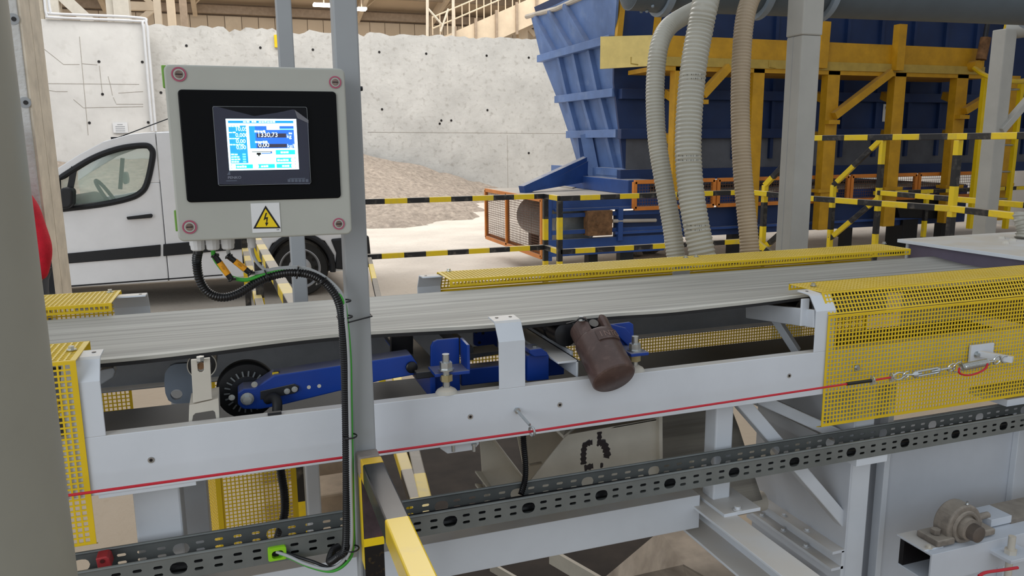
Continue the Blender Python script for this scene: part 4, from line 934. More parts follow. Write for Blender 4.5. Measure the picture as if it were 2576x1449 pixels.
MB().torus(PY(2508, 906, YR), (0, 1, .2), .012, .0022, 18, 6).build('hook_ring', 'zinc', rp_, smooth=True); MB().torus(PY(2528, 904, YR-.005), (.3, 1, 0), .009, .0022, 18, 6).build('hook_ring', 'zinc', rp_, smooth=True)
an = thing('cord_anchor', 'white bracket arm on the large guard holding the pull cord end', 'bracket', PY(2465, 890, 1.49))
q0, q1 = PY(2440, 868, 1.492), PY(2492, 905, 1.492)
MB().box(q0.x, q1.x, 1.486, 1.4935, q1.z, q0.z).build('base_plate', 'white_paint', an, bevel=.001)
MB().beam(PY(2462, 889, 1.488), PY(2548, 905, 1.415), .016, .016).build('arm', 'white_paint', an, bevel=.001)
bolt('bolt', PY(2456, 892, 1.486), (0, -1, 0), .006, an, 'zinc')
eb = thing('eye_bolt', 'zinc eye bolt screwed into the side plate guiding the pull cord', 'eye bolt', PY(1300, 1032, 1.5))
b0 = PY(1300, 1032, 1.5); 
MB().tube([b0, b0+Vector((.006, -.062, -.012))], .0032, 10).build('shank', 'zinc', eb, smooth=True)
MB().lathe(b0, (0, -1, 0), [(0, .007), (.006, .007)], 6).build('lock_nut', 'zinc', eb)
MB().torus((.545, YR, .990-.0), (1, .25, 0), .0095, .0026, 20, 8).build('eye', 'zinc', eb, smooth=True)
# ------------------------------------------------------------------ near railing with painted bands
RX0, RX1, RZ = .1785, .2165, 1.018
nr = thing('safety_railing', 'yellow and black square-tube railing coming from the front post towards the viewer', 'railing', (.197, 1.35, 0))
o = beam_obj('top_rail', (.1975, 1.318, RZ-.02), (.1975, .25, RZ-.02), .038, .04, stripes('band_near', BK, '#ecc50f', .44, .0, .5, rough=.22, wear=.12, dust=.0), nr, bevel=.003)
beam_obj('rail_end', (.1975, 1.345, RZ-.02), (.1975, 1.318, RZ-.02), .038, .04, mat('yellow_old', '#dbb12a', .4, var=.1), nr, bevel=.002)
beam_obj('weld_joint', (.1955, 1.382, RZ-.019), (.1955, 1.345, RZ-.019), .040, .041, mat('weld_brown', '#837a74', .6, var=.2, scale=20), nr, bevel=.004)
beam_obj('post', (.1965, 1.359, 0), (.1965, 1.359, .855), .037, .037, mat('post_black', '#0c0c10', .3, var=.1, speck=.25, speckcol='#9a7b3a', speckscale=60), nr, bevel=.003)
beam_obj('post_stain', (.1965, 1.359, .855), (.1965, 1.359, RZ-.038), .0372, .0372, mat('stain_brown', '#40343a', .22, var=.35, scale=14, speck=.3, speckcol='#7d3a1f', speckscale=25), nr, bevel=.003)
MB().box(.1777, .2152, 1.3398, 1.3403, .846, .862).build('paint_edge', 'yellow', nr); MB().box(.1775, .1781, 1.342, 1.377, .80, .99).build('paint_edge', 'yellow', nr)
# ------------------------------------------------------------------ discharge chute under the belt
ch = thing('discharge_chute', 'dusty white sheet-metal chute under the conveyor with dark grease marks', 'chute', PY(1480, 1230, 1.65))
mat('chute_white', '#bdb7aa', .6, var=.1, scale=6., dust=.6)
def PP(pts, y, d, name, par, m='chute_white', bev=.001): return MB().prism([PY(a, b, y) for a, b in pts], (0, d, 0)).build(name, m, par, bevel=bev)
rp2 = PP([(1322, 1225), (1425, 1094), (1660, 1052), (1666, 1215), (1500, 1300), (1330, 1300)], 1.66, .004, 'right_plate', ch)
PP([(1658, 1040), (1667, 1040), (1668, 1215), (1660, 1215)], 1.645, .06, 'end_flange', ch)
MB().prism([PY(1425, 1094, 1.66), PY(1660, 1052, 1.66), PY(1655, 1040, 1.80), PY(1410, 1075, 1.80)], (0, 0, -.004)).build('top_plate', 'chute_white', ch)
MB().prism([PY(1395, 1074, 1.63), PY(1425, 1068, 1.70), PY(1447, 1072, 1.70), PY(1418, 1096, 1.63)], (0, 0, -.008)).build('corner_cleat', 'chute_white', ch)
PP([(1207, 1105), (1236, 1103), (1316, 1205), (1316, 1330), (1225, 1330), (1213, 1190)], 1.70, .004, 'left_plate', ch)
MB().prism([PY(1236, 1103, 1.70), PY(1316, 1205, 1.70), PY(1322, 1205, 1.62), PY(1242, 1100, 1.62)], (0, .0, -.004)).build('slope_edge', 'chute_white', ch)
for y in (1190, 1222): MB().prism([PY(1195, y-6, 1.66), PY(1212, y-4, 1.70), PY(1240, y+40, 1.70), PY(1230, y+40, 1.66)], (0, 0, -.005)).build('foot_flange', 'chute_white', ch)
PP([(1300, 1090), (1480, 1060), (1480, 1230), (1330, 1240)], 1.92, .006, 'back_plate', ch, 'chute_white')
MB().tube([PY(1330, 1170, 1.80), PY(1362, 1164, 1.80)], .004, 8).build('tie_rod', 'chute_white', ch)
mat('grease', '#2a2326', .35, var=.3, scale=30)
for pts, r in (([(1468, 1168), (1468, 1140), (1473, 1118), (1492, 1112)], .0075), ([(1508, 1086), (1508, 1114)], .006), ([(1503, 1112), (1518, 1116), (1527, 1140), (1524, 1155)], .0095), ([(1470, 1178), (1492, 1172)], .0075), ([(1510, 1171), (1519, 1170)], .006)):
    mbq = MB(); P = resample(spline([PY(x, y, 1.66) for x, y in pts], 8), .004); mbq.tube(P, [r*(1+.25*math.sin(i*2.1)) for i in range(len(P))], 8)
    for v in mbq.v: v.y = 1.66+(v.y-1.66)*.12
    mbq.build('grease_mark', 'grease', rp2)
# lower cross-running belt and its roller
lb = thing('lower_belt', 'grimy grey belt of a lower conveyor seen between chute and legs', 'belt', (1.3, 1.95, .6))
mat('belt_grimy', '#a19e96', .6, var=.3, scale=3.)
bm = MB(); V = []
for i in range(21):
    x = .93+.49*i/20
    for y, z in ((1.80, .52), (1.86, .60), (1.93, .70), (2.0, .78), (2.07, .84)): V.append((x, y, z))
F = [(5*i+j, 5*i+5+j, 5*i+6+j, 5*i+1+j) for i in range(20) for j in range(4)]
lbo = bm.add(V, F).build('belt_strand', 'belt_grimy', lb, smooth=True); sdf = lbo.modifiers.new('thick', 'SOLIDIFY'); sdf.thickness = .01
MB().lathe((.95, 1.83, .50), (1, 0, 0), [(0, .03), (.5, .03)], 20).build('carrying_roller', 'white_paint_old', lb, smooth=True)
MB().lathe(PY(1735, 1163, 1.72), (1, .0, 0), [(0, .015), (.03, .018), (.4, .018)], 16).build('shaft_end', 'chute_white', lb, smooth=True)
# ------------------------------------------------------------------ tail housing of the lower conveyor, lower right
th2 = thing('tail_housing', 'white steel housing of the lower conveyor at the lower right', 'housing', (1.9, 1.6, .3))
XS = 1.50
mat('housing_white', '#c3c8d0', .5, var=.05, scale=3.)
yn_, yf_ = 1.56, PX(1900, 1150, XS).y
MB().box(XS, XS+.005, 1.54, yf_, .12, .945).build('side_wall', 'housing_white', th2)
for a_, b_ in (((1835, 1196), (2118, 1405)), ((1872, 1262), (2112, 1440)), ((1905, 1010), (2150, 1130))):
    A_, B_ = PX(*a_, XS-.02), PX(*b_, XS-.02); zm_ = (A_.z+B_.z)/2
    MB().box(XS-.04, XS, 1.54, max(A_.y, 1.8), zm_-.004, zm_+.004).build('side_flange', 'white_paint', th2); MB().box(XS-.008, XS, 1.54, max(A_.y, 1.8), zm_-.05, zm_).build('side_rib', 'white_paint', th2)
    for k_ in range(3): bolt('flange_bolt', (XS-.025, 1.66+.1*k_, zm_+.004), (0, 0, 1), .006, th2, 'white_paint')
xp = PY(2218, 1250, 1.62).x
MB().box(xp, xp+1.2, 1.62, 1.626, 0, PY(2240, 1160, 1.62).z+.12).build('front_wall', 'housing_white', th2)
MB().box(xp-.02, xp, 1.6, 1.63, 0, .9).build('wall_edge', 'white_paint', th2, bevel=.002)
MB().box(XS+.005, xp+.06, 1.66, 1.666, 0, .93).build('corner_return', 'housing_white', th2)
x2 = PY(2545, 1250, 1.60).x; MB().box(x2, x2+.4, 1.60, 1.62, 0, .75).build('door_strip', 'white_paint', th2, bevel=.002)
MB().box(2.0, 2.3, 1.5, 1.62, .84, .86).build('top_beam', 'white_paint', th2)
# take-up channel with pillow block
tk = thing('takeup_channel', 'white open channel beam carrying the pillow block bearing', 'channel beam', (1.9, 1.43, .4))
c1 = PY(2345, 1396, 1.38); zt_ = c1.z; x0_ = c1.x; bz_ = zt_-.085
t = .006
pr_ = [(1.38, bz_), (1.38, zt_), (1.485, zt_), (1.485, zt_-t), (1.38+t, zt_-t), (1.38+t, bz_+t), (1.485, bz_+t), (1.485, bz_)]
MB().prism([(x0_, a, b) for a, b in pr_], (.9, 0, 0)).build('channel', 'housing_white', tk, bevel=.001)
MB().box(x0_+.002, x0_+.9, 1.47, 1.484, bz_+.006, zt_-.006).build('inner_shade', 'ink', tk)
MB().box(x0_-.005, x0_+.06, 1.40, 1.49, zt_, zt_+.004).build('shim_plate', 'white_paint', tk)
bolt('bolt', (x0_+.015, 1.405, zt_+.004), (0, 0, 1), .006, tk, 'white_paint_old')
st_ = PY(2482, 1300, 1.36)
pbk = thing('pillow_block', 'dusty cast pillow block bearing with a round shaft end', 'bearing', PY(2420, 1370, 1.42))
mat('cast_dust', '#8f867c', .6, metal=.1, var=.3, scale=16., dust=.6, dustcol='#b0a699', speck=.5, speckcol='#2b2629', speckscale=14.)
bc = PY(2432, 1328, 1.40); Rb = .060
hb = MB(); pts = [(bc.x-Rb*1.0, zt_+.022), (bc.x+Rb*1.0, zt_+.022)]
arc = [(bc.x+Rb*math.cos(a), bc.z+Rb*math.sin(a)) for a in [math.radians(-10+200*k/20) for k in range(21)]]
hb.prism([Vector((a, 1.405, b)) for a, b in arc+[(bc.x-Rb*.95, zt_+.01), (bc.x+Rb*.95, zt_+.01)]], (0, .05, 0))
hs = hb.build('housing', 'cast_dust', pbk, bevel=.006, seg=3)
for s in (-1, 1):
    MB().box(bc.x+s*(Rb+.012)-.030, bc.x+s*(Rb+.012)+.030, 1.395, 1.465, zt_+.004, zt_+.022).build('foot', 'cast_dust', pbk, bevel=.004)
    bolt('foot_bolt', (bc.x+s*(Rb+.014), 1.43, zt_+.022), (0, 0, 1), .013, pbk, 'cast_dust', .012, False)
MB().torus((bc.x, 1.404, bc.z), (0, 1, 0), .040, .006, 30, 8).build('bore_rim', 'cast_dust', pbk, smooth=True)
MB().lathe((bc.x, 1.41, bc.z), (0, -1, 0), [(0, .037), (.004, .036), (.006, .030), (.022, .029), (.023, .021)], 30).build('inner_ring', 'cast_dust', pbk, smooth=True)
MB().lathe((bc.x+.004, 1.40, bc.z-.004), (0, -1, 0), [(0, .023), (.02, .023), (.034, .022), (.036, .018)], 28).build('shaft_end', mat('shaft_rust', '#6b625b', .5, metal=.4, var=.25), pbk, smooth=True)
MB().lathe((bc.x+.005, 1.41, bc.z+Rb), (0, 0, 1), [(0, .004), (.004, .004), (.006, .0025), (.01, .003)], 10).build('grease_nipple', 'zinc', pbk, smooth=True)
tj = thing('takeup_screw', 'white threaded take-up block with clamp plate right of the bearing', 'clamp', PY(2520, 1340, 1.44))
a = PY(2478, 1300, 1.45); b = PY(2522, 1350, 1.45)
MB().box(a.x, b.x, 1.43, 1.50, zt_+.004, a.z).build('stop_block', 'housing_white', tj, bevel=.001)
MB().box(b.x, b.x+.2, 1.43, 1.52, zt_, zt_+.012).build('slide_plate', 'cast_dust', tj)
MB().tube([(a.x-.03, 1.45, zt_+.03), (a.x+.01, 1.45, zt_+.03)], .009, 12).build('push_screw', 'cast_dust', tj, smooth=True)
p = PY(2542, 1390, 1.35); MB().tube([(p.x, 1.35, .3), (p.x, 1.35, PY(2542, 1350, 1.35).z)], .009, 12).build('clamp_rod', 'white_paint_old', tj, smooth=True)
MB().box(p.x-.035, p.x+.06, 1.32, 1.40, p.z-.012, p.z-.002).build('clamp_plate', 'housing_white', tj, bevel=.001)
MB().hexa((p.x, 1.35, p.z-.002), (0, 0, 1), .016, .012).build('clamp_nut', 'white_paint_old', tj)
tag(MB().tube(spline([PY(2462, 1449, 1.30), PY(2480, 1440, 1.30), PY(2520, 1434, 1.30), PY(2560, 1428, 1.30)], 8), .004, 8).build('red_cord', 'red_rope', None, smooth=True), 'red cord glimpsed under the channel beam at the bottom right', 'cord')
# dusty trough plates low under the frame
tg = thing('lower_trough', 'dust-covered trough plates low under the base frame', 'trough', (1.2, 1.7, .2))
mat('trough_dust', '#b3a596', .85, var=.3, scale=4., speck=.4, speckcol='#6d5f52', speckscale=9.)
MB().prism([PZ(x, y, .38) for x, y in ((1660, 1335), (1735, 1310), (2060, 1449), (1900, 1520), (1720, 1420))], (.0, .0, -.006)).build('trough_plate', 'trough_dust', tg)
MB().prism([PZ(1660, 1335, .38), PZ(1720, 1420, .38), PZ(1900, 1520, .38), PZ(1760, 1560, .05), PZ(1500, 1470, .05)], (0, 0, -.006)).build('trough_plate', 'trough_dust', tg)
MB().beam(PZ(1385, 1398, .3), PZ(1560, 1500, .3), .012, .05).build('trough_rim', 'chute_white', tg)
MB().beam(PZ(1235, 1425, .2), PZ(1330, 1480, .2), .01, .03).build('trough_rim', 'chute_white', tg)
shade_strip = struct(MB().box(.43, 1.9, 1.15, 4.8, .002, .012).build('floor_shade', mat('shade_brown', '#332b25', .9, var=.3, scale=5., speck=.4, speckcol='#2a2420', speckscale=12)), 'dark floor strip painting in the shade under the conveyor', 'floor')  # dark sheet laid where the floor is only in shade
for i, (y0, y1, h) in enumerate(((3.2, 3.42, .10), (3.62, 3.86, .10), (4.1, 4.35, .1))):
    tag(MB().box(.02, .42, y0, y1, 0, h).build('timber_sleeper', mat('sleeper', '#8f7d69', .9, var=.2, scale=5.), bevel=.01), 'dusty timber sleeper on the floor behind the conveyor, %s' % ('nearest', 'the middle one', 'farthest')[i], 'sleeper', 'sleepers behind the conveyor')
nt = MATS['belt_grimy'].node_tree
for n_ in [n for n in nt.nodes if n.type == 'TEX_NOISE']:
    mp = nt.nodes.new('ShaderNodeMapping'); mp.inputs['Scale'].default_value = (.25, 7., 7.)
    src = n_.inputs['Vector'].links[0].from_socket; nt.links.new(src, mp.inputs['Vector']); nt.links.new(mp.outputs[0], n_.inputs['Vector'])
# ------------------------------------------------------------------ background: feeder machine
def PPl(x, y, P0, n):
    d = _ray(x, y); return CP + d*((Vector(P0)-CP).dot(n)/d.dot(n))
hp = thing('feed_hopper', 'large blue ribbed steel feed hopper with flared end behind the yellow frame', 'hopper', (5, 9.5, 1.1))
E0, E1, E2 = Vector((4.70, 8.8, 1.22)), Vector((4.43, 8.8, 2.8)), Vector((4.70, 10.0, 1.22))
en = (E1-E0).cross(E2-E0).normalized()
def EF(x, y): return PPl(x, y, E0, en)
eo = (-en if en.x > 0 else en)*.001
if en.x > 0: en = -en
ef = [EF(1590, 455), EF(1566, 334), EF(1559, 231), EF(1545, 98), EF(1361, 146), EF(1402, 250), EF(1431, 337), EF(1455, 420), EF(1480, 455)]
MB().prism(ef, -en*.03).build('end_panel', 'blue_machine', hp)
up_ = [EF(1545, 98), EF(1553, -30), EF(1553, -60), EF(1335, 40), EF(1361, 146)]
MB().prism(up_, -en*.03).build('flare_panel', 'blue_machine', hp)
MB().tube([EF(1325, 42), EF(1400, 22), EF(1460, -5), EF(1520, -30)], .035, 8).build('rim', 'dusty_sheet', hp)
for a, b, w in (((1366, 147), (1550, 97), .10), ((1411, 249), (1559, 231), .11), ((1440, 337), (1567, 334), .11), ((1517, 428), (1588, 432), .12)):
    A, Bq = EF(*a)+en*.05, EF(*b)+en*.05; MB().beam(A, Bq, w, .10).build('flange', 'blue_machine', hp, bevel=.004)
for a, b in (((1412, 140), (1436, 247)), ((1450, 133), (1473, 243)), ((1489, 126), (1513, 239)), ((1436, 252), (1459, 337)), ((1475, 249), (1499, 335)), ((1519, 245), (1541, 332)), ((1352, 45), (1401, 133)), ((1387, 31), (1443, 124)), ((1426, 14), (1485, 112)), ((1461, 340), (1468, 400)), ((1534, 338), (1555, 428))):
    MB().beam(EF(*a)+en*.03, EF(*b)+en*.03, .075, .07, en).build('stiffener', 'blue_machine', hp)
gA, gB = EF(1485, 335)+en*.05, EF(1508, 452)+en*.05
MB().beam(gA, gB, .16, .16).build('gusset_post', 'blue_machine', hp)
# long side wall, leaning, with ribs
def SW_(x, y, yy=8.85): return PY(x, y, yy)
XE = 13.0
MB().prism([(4.44, 8.8, 3.6), (4.44, 8.8, 2.3), (4.60, 8.8, 1.25), (XE, 8.8, 1.25), (XE, 8.8, 3.6)], (0, .04, 0)).build('side_wall', mat('blue_shaded', '#1b3360', .5, var=.2, scale=1.5, dust=.5), hp)  # hopper blue darkened: the side's shade is put into the colour
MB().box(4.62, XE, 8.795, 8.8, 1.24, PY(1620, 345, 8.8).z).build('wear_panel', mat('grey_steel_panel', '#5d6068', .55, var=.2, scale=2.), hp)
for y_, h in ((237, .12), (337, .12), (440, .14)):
    z = PY(1610, y_, 8.75).z; MB().box(4.5, XE, 8.70, 8.80, z-h/2, z+h/2).build('side_rib', 'blue_shaded', hp, bevel=.004)
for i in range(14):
    x = 5.0+.58*i; MB().box(x, x+.05, 8.75, 8.80, 1.35, 3.5).build('side_stiffener', 'blue_shaded', hp)
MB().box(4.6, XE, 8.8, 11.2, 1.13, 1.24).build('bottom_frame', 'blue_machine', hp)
MB().prism([(4.44, 8.83, 3.6), (4.7, 8.83, 1.25), (4.7, 10.3, 1.25), (4.44, 11.5, 3.6)], (.05, 0, 0)).build('inner_wall', 'blue_shaded', hp)
# notice on the side wall
na, nb = PY(2222, 262, 8.79), PY(2246, 306, 8.79)
nt_ = thing('machine_notice', 'white notice sheet stuck on the dark blue side wall', 'sign', na)
MB().box(na.x, nb.x, 8.785, 8.79, nb.z, na.z).build('sheet', 'white_label', nt_)
text('notice_print', 'MAGO', Vector((na.x+.03, 8.783, na.z-.07)), .055, 'ink', nt_, RX, .0005)
mat('blue_mid', '#2c4d8c', .5, var=.2, scale=2., dust=.8, dustcol='#a9a6a2')
# discharge feeder
fd = thing('belt_feeder', 'blue belt feeder box with dusty lid in front of the hopper', 'feeder', (4.0, 9.3, .25))
XA, XBe, YA, YBk = 3.33, 4.75, 8.3, 10.43
zb_, zt2 = .27, .955
MB().box(XA, 9.8, YA+.02, YBk, zt2-.012, zt2).build('lid', 'dusty_sheet', fd)
MB().box(XA, XA+.03, YA, YBk, zb_, zb_+.05).build('end_sill', 'orange', fd)
MB().box(XA+.02, 9.8, YA, YA+.06, PY(1500, 525, YA).z, zt2-.012).build('upper_beam', 'blue_mid', fd, bevel=.004)
MB().box(XA+.02, 4.9, YA-.02, YA+.06, zb_, PY(1500, 598, YA).z).build('lower_beam', 'blue_mid', fd, bevel=.004)
MB().box(XA, XA+.09, YA-.01, YA+.06, zb_-.05, zt2).build('corner_post', 'blue_mid', fd, bevel=.004)
for yy in (541, 583): z = PY(1450, yy, YA).z; MB().box(XA+.08, 4.9, YA-.01, YA+.05, z-.025, z+.025).build('guide_rail', 'blue_mid', fd, bevel=.003)
MB().box(PY(1547, 560, YA).x, 9.8, YA, YA+.05, .42, PY(1650, 528, YA).z).build('side_sheet', 'blue_shaded', fd)
for yy, x0p in ((528, 1395), (585, 1545)):
    a = PY(x0p, yy, YA-.02); MB().box(a.x, 9.5, YA-.05, YA, a.z-.02, a.z+.01).build('ledge', 'blue_mid', fd)
pc_ = PY(1452, 562, YA+.25)
MB().lathe((pc_.x-.06, YA+.15, pc_.z), (0, 1, 0), [(0, .27), (.02, .27), (.02, .255), (0.05, .25), (1.4, .25)], 40).build('drum', 'galv', fd, smooth=True)
MB().torus((pc_.x-.06, YA+.14, pc_.z), (0, 1, 0), .25, .018, 40, 8).build('drum_rim', 'white_paint', fd, smooth=True)
a, b = PY(1475, 530, YA-.04), PY(1535, 590, YA-.04)
MB().box(a.x, b.x, YA-.1, YA+.04, b.z, a.z).build('bearing_block', 'rust_block', fd, bevel=.008)
MB().lathe(PY(1503, 561, YA-.1), (0, -1, 0), [(0, .03), (.012, .02)], 16).build('bearing_cap', 'rust_block', fd, smooth=True)
MB().tube([PY(1540, 556, YA-.04), PY(1650, 554, YA-.04)], .022, 12).build('takeup_rod', 'dusty_sheet', fd, smooth=True)
MB().box(PY(1550, 560, YA).x, PY(1562, 560, YA).x, YA-.06, YA+.04, .42, .82).build('takeup_plate', 'blue_mid', fd, bevel=.004)
# ribs on the lid
A, Bq = PY(1313, 461, 9.3), PY(1500, 400, 9.0)
A.z = zt2+.03; MB().beam(A, EF(1495, 400)+en*.12, .10, .12).build('lid_strut', 'blue_mid', fd, bevel=.004)
w0 = EF(1500, 400)+en*.1; MB().prism([A+Vector((.1, 0, -.02)), w0, EF(1505, 452)+en*.1], (0, .02, 0)).build('strut_web', 'blue_mid', fd)
MB().box(4.45, 4.75, 8.4, 10.5, zt2, 1.13).build('hopper_collar', 'blue_mid', fd, bevel=.01)
MB().prism([PZ(1400, 468, zt2+.004), PZ(1475, 462, zt2+.004), PZ(1460, 470, zt2+.004), PZ(1440, 474, zt2+.004)], (0, 0, .01)).build('loose_sheet', 'dusty_sheet', fd)
for x in (3.9, 5.9, 7.7, 9.4):
    MB().box(x, x+.12, YA+.02, YA+.14, 0, zb_+.15).build('leg', 'rubber', fd); MB().box(x, x+.12, YBk-.2, YBk-.08, 0, zb_+.15).build('leg', 'rubber', fd)
MB().box(PY(1560, 640, YA).x, PY(1575, 640, YA).x+.1, YA, YA+.1, 0, .28).build('leg', 'dark_steel', fd)
# end guard of orange frame and wire mesh
def mesh_guard_frame(name, label, O, U, V, lu, lv, bar, pitch, mids=()):
    """flat framed wire guard: origin O, unit axes U (length) and V (height)"""
    O, U, V = Vector(O), Vector(U), Vector(V); N_ = U.cross(V)
    g = thing(name, label, 'wire guard', O)
    for a, b in ((O, O+U*lu), (O+V*lv, O+U*lu+V*lv)): MB().beam(a, b, bar, bar, V).build('frame_bar', 'orange', g)
    for k in (0, lu)+tuple(mids): MB().beam(O+U*k, O+U*k+V*lv, bar, bar, U).build('frame_bar', 'orange', g)
    mb = MB(); r = .0035
    for i in range(int(lu/pitch)+1): mb.beam(O+U*i*pitch, O+U*i*pitch+V*lv, r, r, N_)
    for j in range(int(lv/pitch)+1): mb.beam(O+V*j*pitch, O+V*j*pitch+U*lu, r*1.4, r, N_)
    mb.build('wire_mesh', mat('mesh_brown', '#6b4a38', .7, var=.2), g)['kind'] = 'stuff'
    return g
mesh_guard_frame('wire_guard', 'orange framed wire guard on the end of the blue feeder', (XA-.03, YBk, zb_), (0, -1, 0), (0, 0, 1), YBk-YA, zt2-zb_-.02, .045, .03, ((YBk-YA)*.42,))
z0g, z1g = PY(1590, 525, 8.2).z, PY(1590, 458, 8.2).z
xs = [PY(1590, 500, 8.2).x, 5.55, 6.6, 7.6, 8.75, 10.0]
for i in range(5):
    mesh_guard_frame('wire_guard', 'orange framed wire guard along the feeder side, %s' % ('behind the hoses on the left', 'left of the grey square post', 'right of the grey square post', 'below the white notice', 'at the far right')[i], (xs[i]+.03, 8.2, z0g), (1, 0, 0), (0, 0, 1), xs[i+1]-xs[i]-.06, z1g-z0g, .045, .036)
# spilled clump beneath the feeder
sp_ = MB(); r_ = random.Random(2)
cpt = PZ(1610, 640, 0.0)
for k in range(14):
    c = cpt+Vector((r_.uniform(-.25, .25), r_.uniform(-.15, .15), r_.uniform(0, .16))); sp_.lathe(c, (0, 0, 1), [(-.07, .02), (-.02, .09+.03*r_.random()), (.05, .06), (.1, .01)], 8)
tag(sp_.build('spilled_clump', 'gravel', smooth=True), 'grey clump of caked spillage under the feeder', 'spillage')
# ------------------------------------------------------------------ yellow frame
yf = thing('hopper_support', 'yellow steel support frame and deep beam along the blue hopper', 'steel frame', (7, 8.3, 0))
bz0, bz1 = 2.429, 2.763
MB().box(4.578, 9.56, 8.03, 8.06, bz0+.10, bz1).build('deep_beam', 'yellow_frame', yf)
MB().box(4.578, 9.56, 8.01, 8.06, bz0, bz0+.10).build('beam_flange', mat('yellow_dusty', '#b59a4a', .6, var=.1), yf)
MB().prism([Vector((4.578, 8.05, bz0)), Vector((4.13, 8.55, bz0)), Vector((4.13, 8.55, bz1+.03)), Vector((4.578, 8.05, bz1))], (.02, .03, 0)).build('corner_plate', mat('yellow_pale', '#e2c97a', .5, var=.08), yf)
MB().box(4.58, 9.56, 8.03, 8.7, bz0-.05, bz0).build('walk_plate', 'yellow_frame', yf)
a = PY(1553, 120, 8.7); MB().beam(PY(1549, 160, 8.7), PY(1565, 0, 8.7), .07, .07).build('corner_upright', 'yellow_frame', yf)
a = PY(1655, 60, 8.5); MB().beam(PY(1650, 90, 8.5), PY(1657, 25, 8.5), .07, .05).build('stanchion', 'yellow_frame', yf)
for x, y0, y1 in ((2074, 55, 172), (2266, 62, 178)):
    MB().beam(PY(x-10, y1, 7.98), PY(x, y0, 7.98), .12, .10).build('stanchion', 'yellow_frame', yf)
for x0, x1 in ((1697, 1716), (1893, 1921), (2080, 2110), (2248, 2276), (2404, 2432), (2540, 2562)):
    xa_, xb_ = PY(x0, 250, 8.03).x, PY(x1, 250, 8.03).x
    MB().box(xa_, xb_, 8.03, 8.15, .45 if x0 > 1700 else .9, bz0).build('column', 'yellow_frame', yf, bevel=.004)
    MB().box(xa_-.06, xb_+.06, 8.0, 8.16, .93, .97).build('splice_plate', 'yellow_frame', yf)
for x0, x1, y_ in ((2052, 2085, 245), (2222, 2252, 245), (2376, 2408, 245), (2052, 2085, 345), (2222, 2252, 340), (2376, 2408, 340), (1680, 1700, 240), (1680, 1700, 350)):
    A, Bq = PY(x0, y_-5, 8.4), PY(x1, y_+8, 8.12); MB().beam(A, Bq, .08, .10).build('side_arm', 'yellow_frame', yf)
for a, b in (((1766, 240), (1832, 168)), ((2097, 292), (2240, 182)), ((2424, 280), (2515, 225))):
    MB().beam(PY(*a, 8.0), PY(*b, 8.0), .10, .09).build('diagonal_brace', 'yellow_frame', yf, bevel=.003)
    MB().box(PY(*a, 8.0).x-.11, PY(*a, 8.0).x+.06, 7.95, 8.03, PY(*a, 8.0).z-.1, PY(*a, 8.0).z-.05).build('brace_seat', 'yellow_frame', yf)
for x, y in ((1587, 160), (1936, 168)):
    p = PY(x, y, 8.0); MB().tube([p+Vector((0, 0, .07)), p, p+Vector((.09, 0, -.01))], .008, 6).build('cable_hook', 'yellow_dusty', yf)
# hydraulic cylinder and the ladder cage at the far right
hyb = MB().tube([PY(2480, 95, 7.9), PY(2468, 150, 7.9)], .065, 14).build('hydraulic_cylinder', 'rust_block', yf, smooth=True)
MB().tube([PY(2484, 60, 7.9), PY(2478, 95, 7.9)], .03, 10).build('piston_rod', 'dark_steel', hyb)
MB().lathe(PY(2462, 165, 7.9), (0, 1, 0), [(0, .07), (.25, .07)], 14).build('clevis', 'yellow_frame', hyb, smooth=True)
ld = thing('caged_ladder', 'yellow fixed ladder with safety hoop beside the far grey post', 'ladder', PY(2450, 560, 7.6))
MB().beam(PY(2438, 575, 7.6), PY(2478, 195, 7.6), .055, .06).build('stile', 'yellow', ld, bevel=.003); MB().beam(PY(2528, 575, 7.6), PY(2570, 205, 7.6), .055, .06).build('stile', 'yellow', ld, bevel=.003)
for y in (225, 296, 365, 432, 500): MB().tube([PY(2475-(y-225)*.1, y, 7.6), PY(2565-(y-225)*.1, y, 7.6)], .014, 8).build('rung', 'zinc', ld)
MB().tube(spline([PY(2452, 172, 7.7), PY(2475, 188, 7.3), PY(2510, 200, 7.1), PY(2560, 205, 7.2), PY(2590, 200, 7.6)], 8), .03, 8).build('cage_hoop', 'yellow', ld, smooth=True)
MB().beam(PY(2500, 192, 7.3), PY(2533, 60, 7.3), .05, .02).build('cage_strap', 'yellow', ld)
# ------------------------------------------------------------------ ducts, hoses, grey posts
gp0 = PD(2006, 300, 3.34)
sqp = thing('square_post', 'tall grey square steel post behind the far guard, right of the hoses', 'post', (gp0.x+.05, gp0.y+.05, 0))
MB().box(gp0.x, gp0.x+.1, gp0.y, gp0.y+.1, 0, 2.02).build('lower_tube', mat('post_warm', '#a5a39d', .5, var=.05), sqp, bevel=.006)
MB().box(gp0.x-.003, gp0.x+.103, gp0.y-.003, gp0.y+.103, 2.02, 2.6).build('upper_tube', 'post_warm', sqp, bevel=.006)
MB().box(gp0.x-.0006, gp0.x, gp0.y+.055, gp0.y+.057, 0, 2.6).build('weld_seam', 'post_grey', sqp)
gp1 = PD(2508, 300, 5.6)
fp = thing('square_post', 'grey square steel post at the far right beside the ladder', 'post', (gp1.x, gp1.y, 0))
MB().box(gp1.x, gp1.x+.11, gp1.y, gp1.y+.11, 0, 2.35).build('tube', 'post_warm', fp, bevel=.006)
MB().beam(Vector((gp1.x+.05, gp1.y+.0, PY(2480, 330, gp1.y).z)), PY(2600, 235, gp1.y), .05, .05).build('knee_brace', 'post_warm', fp, bevel=.004)
MB().tube([PD(2533, 78, 5.6), PD(2600, 70, 5.5)], .06, 12).build('cross_pipe', 'post_warm', fp, smooth=True)
dz = 2.29; d0 = Vector((1.70, 3.23, dz)); d1 = Vector((4.6, 2.98, dz)); dd = (d1-d0).normalized()
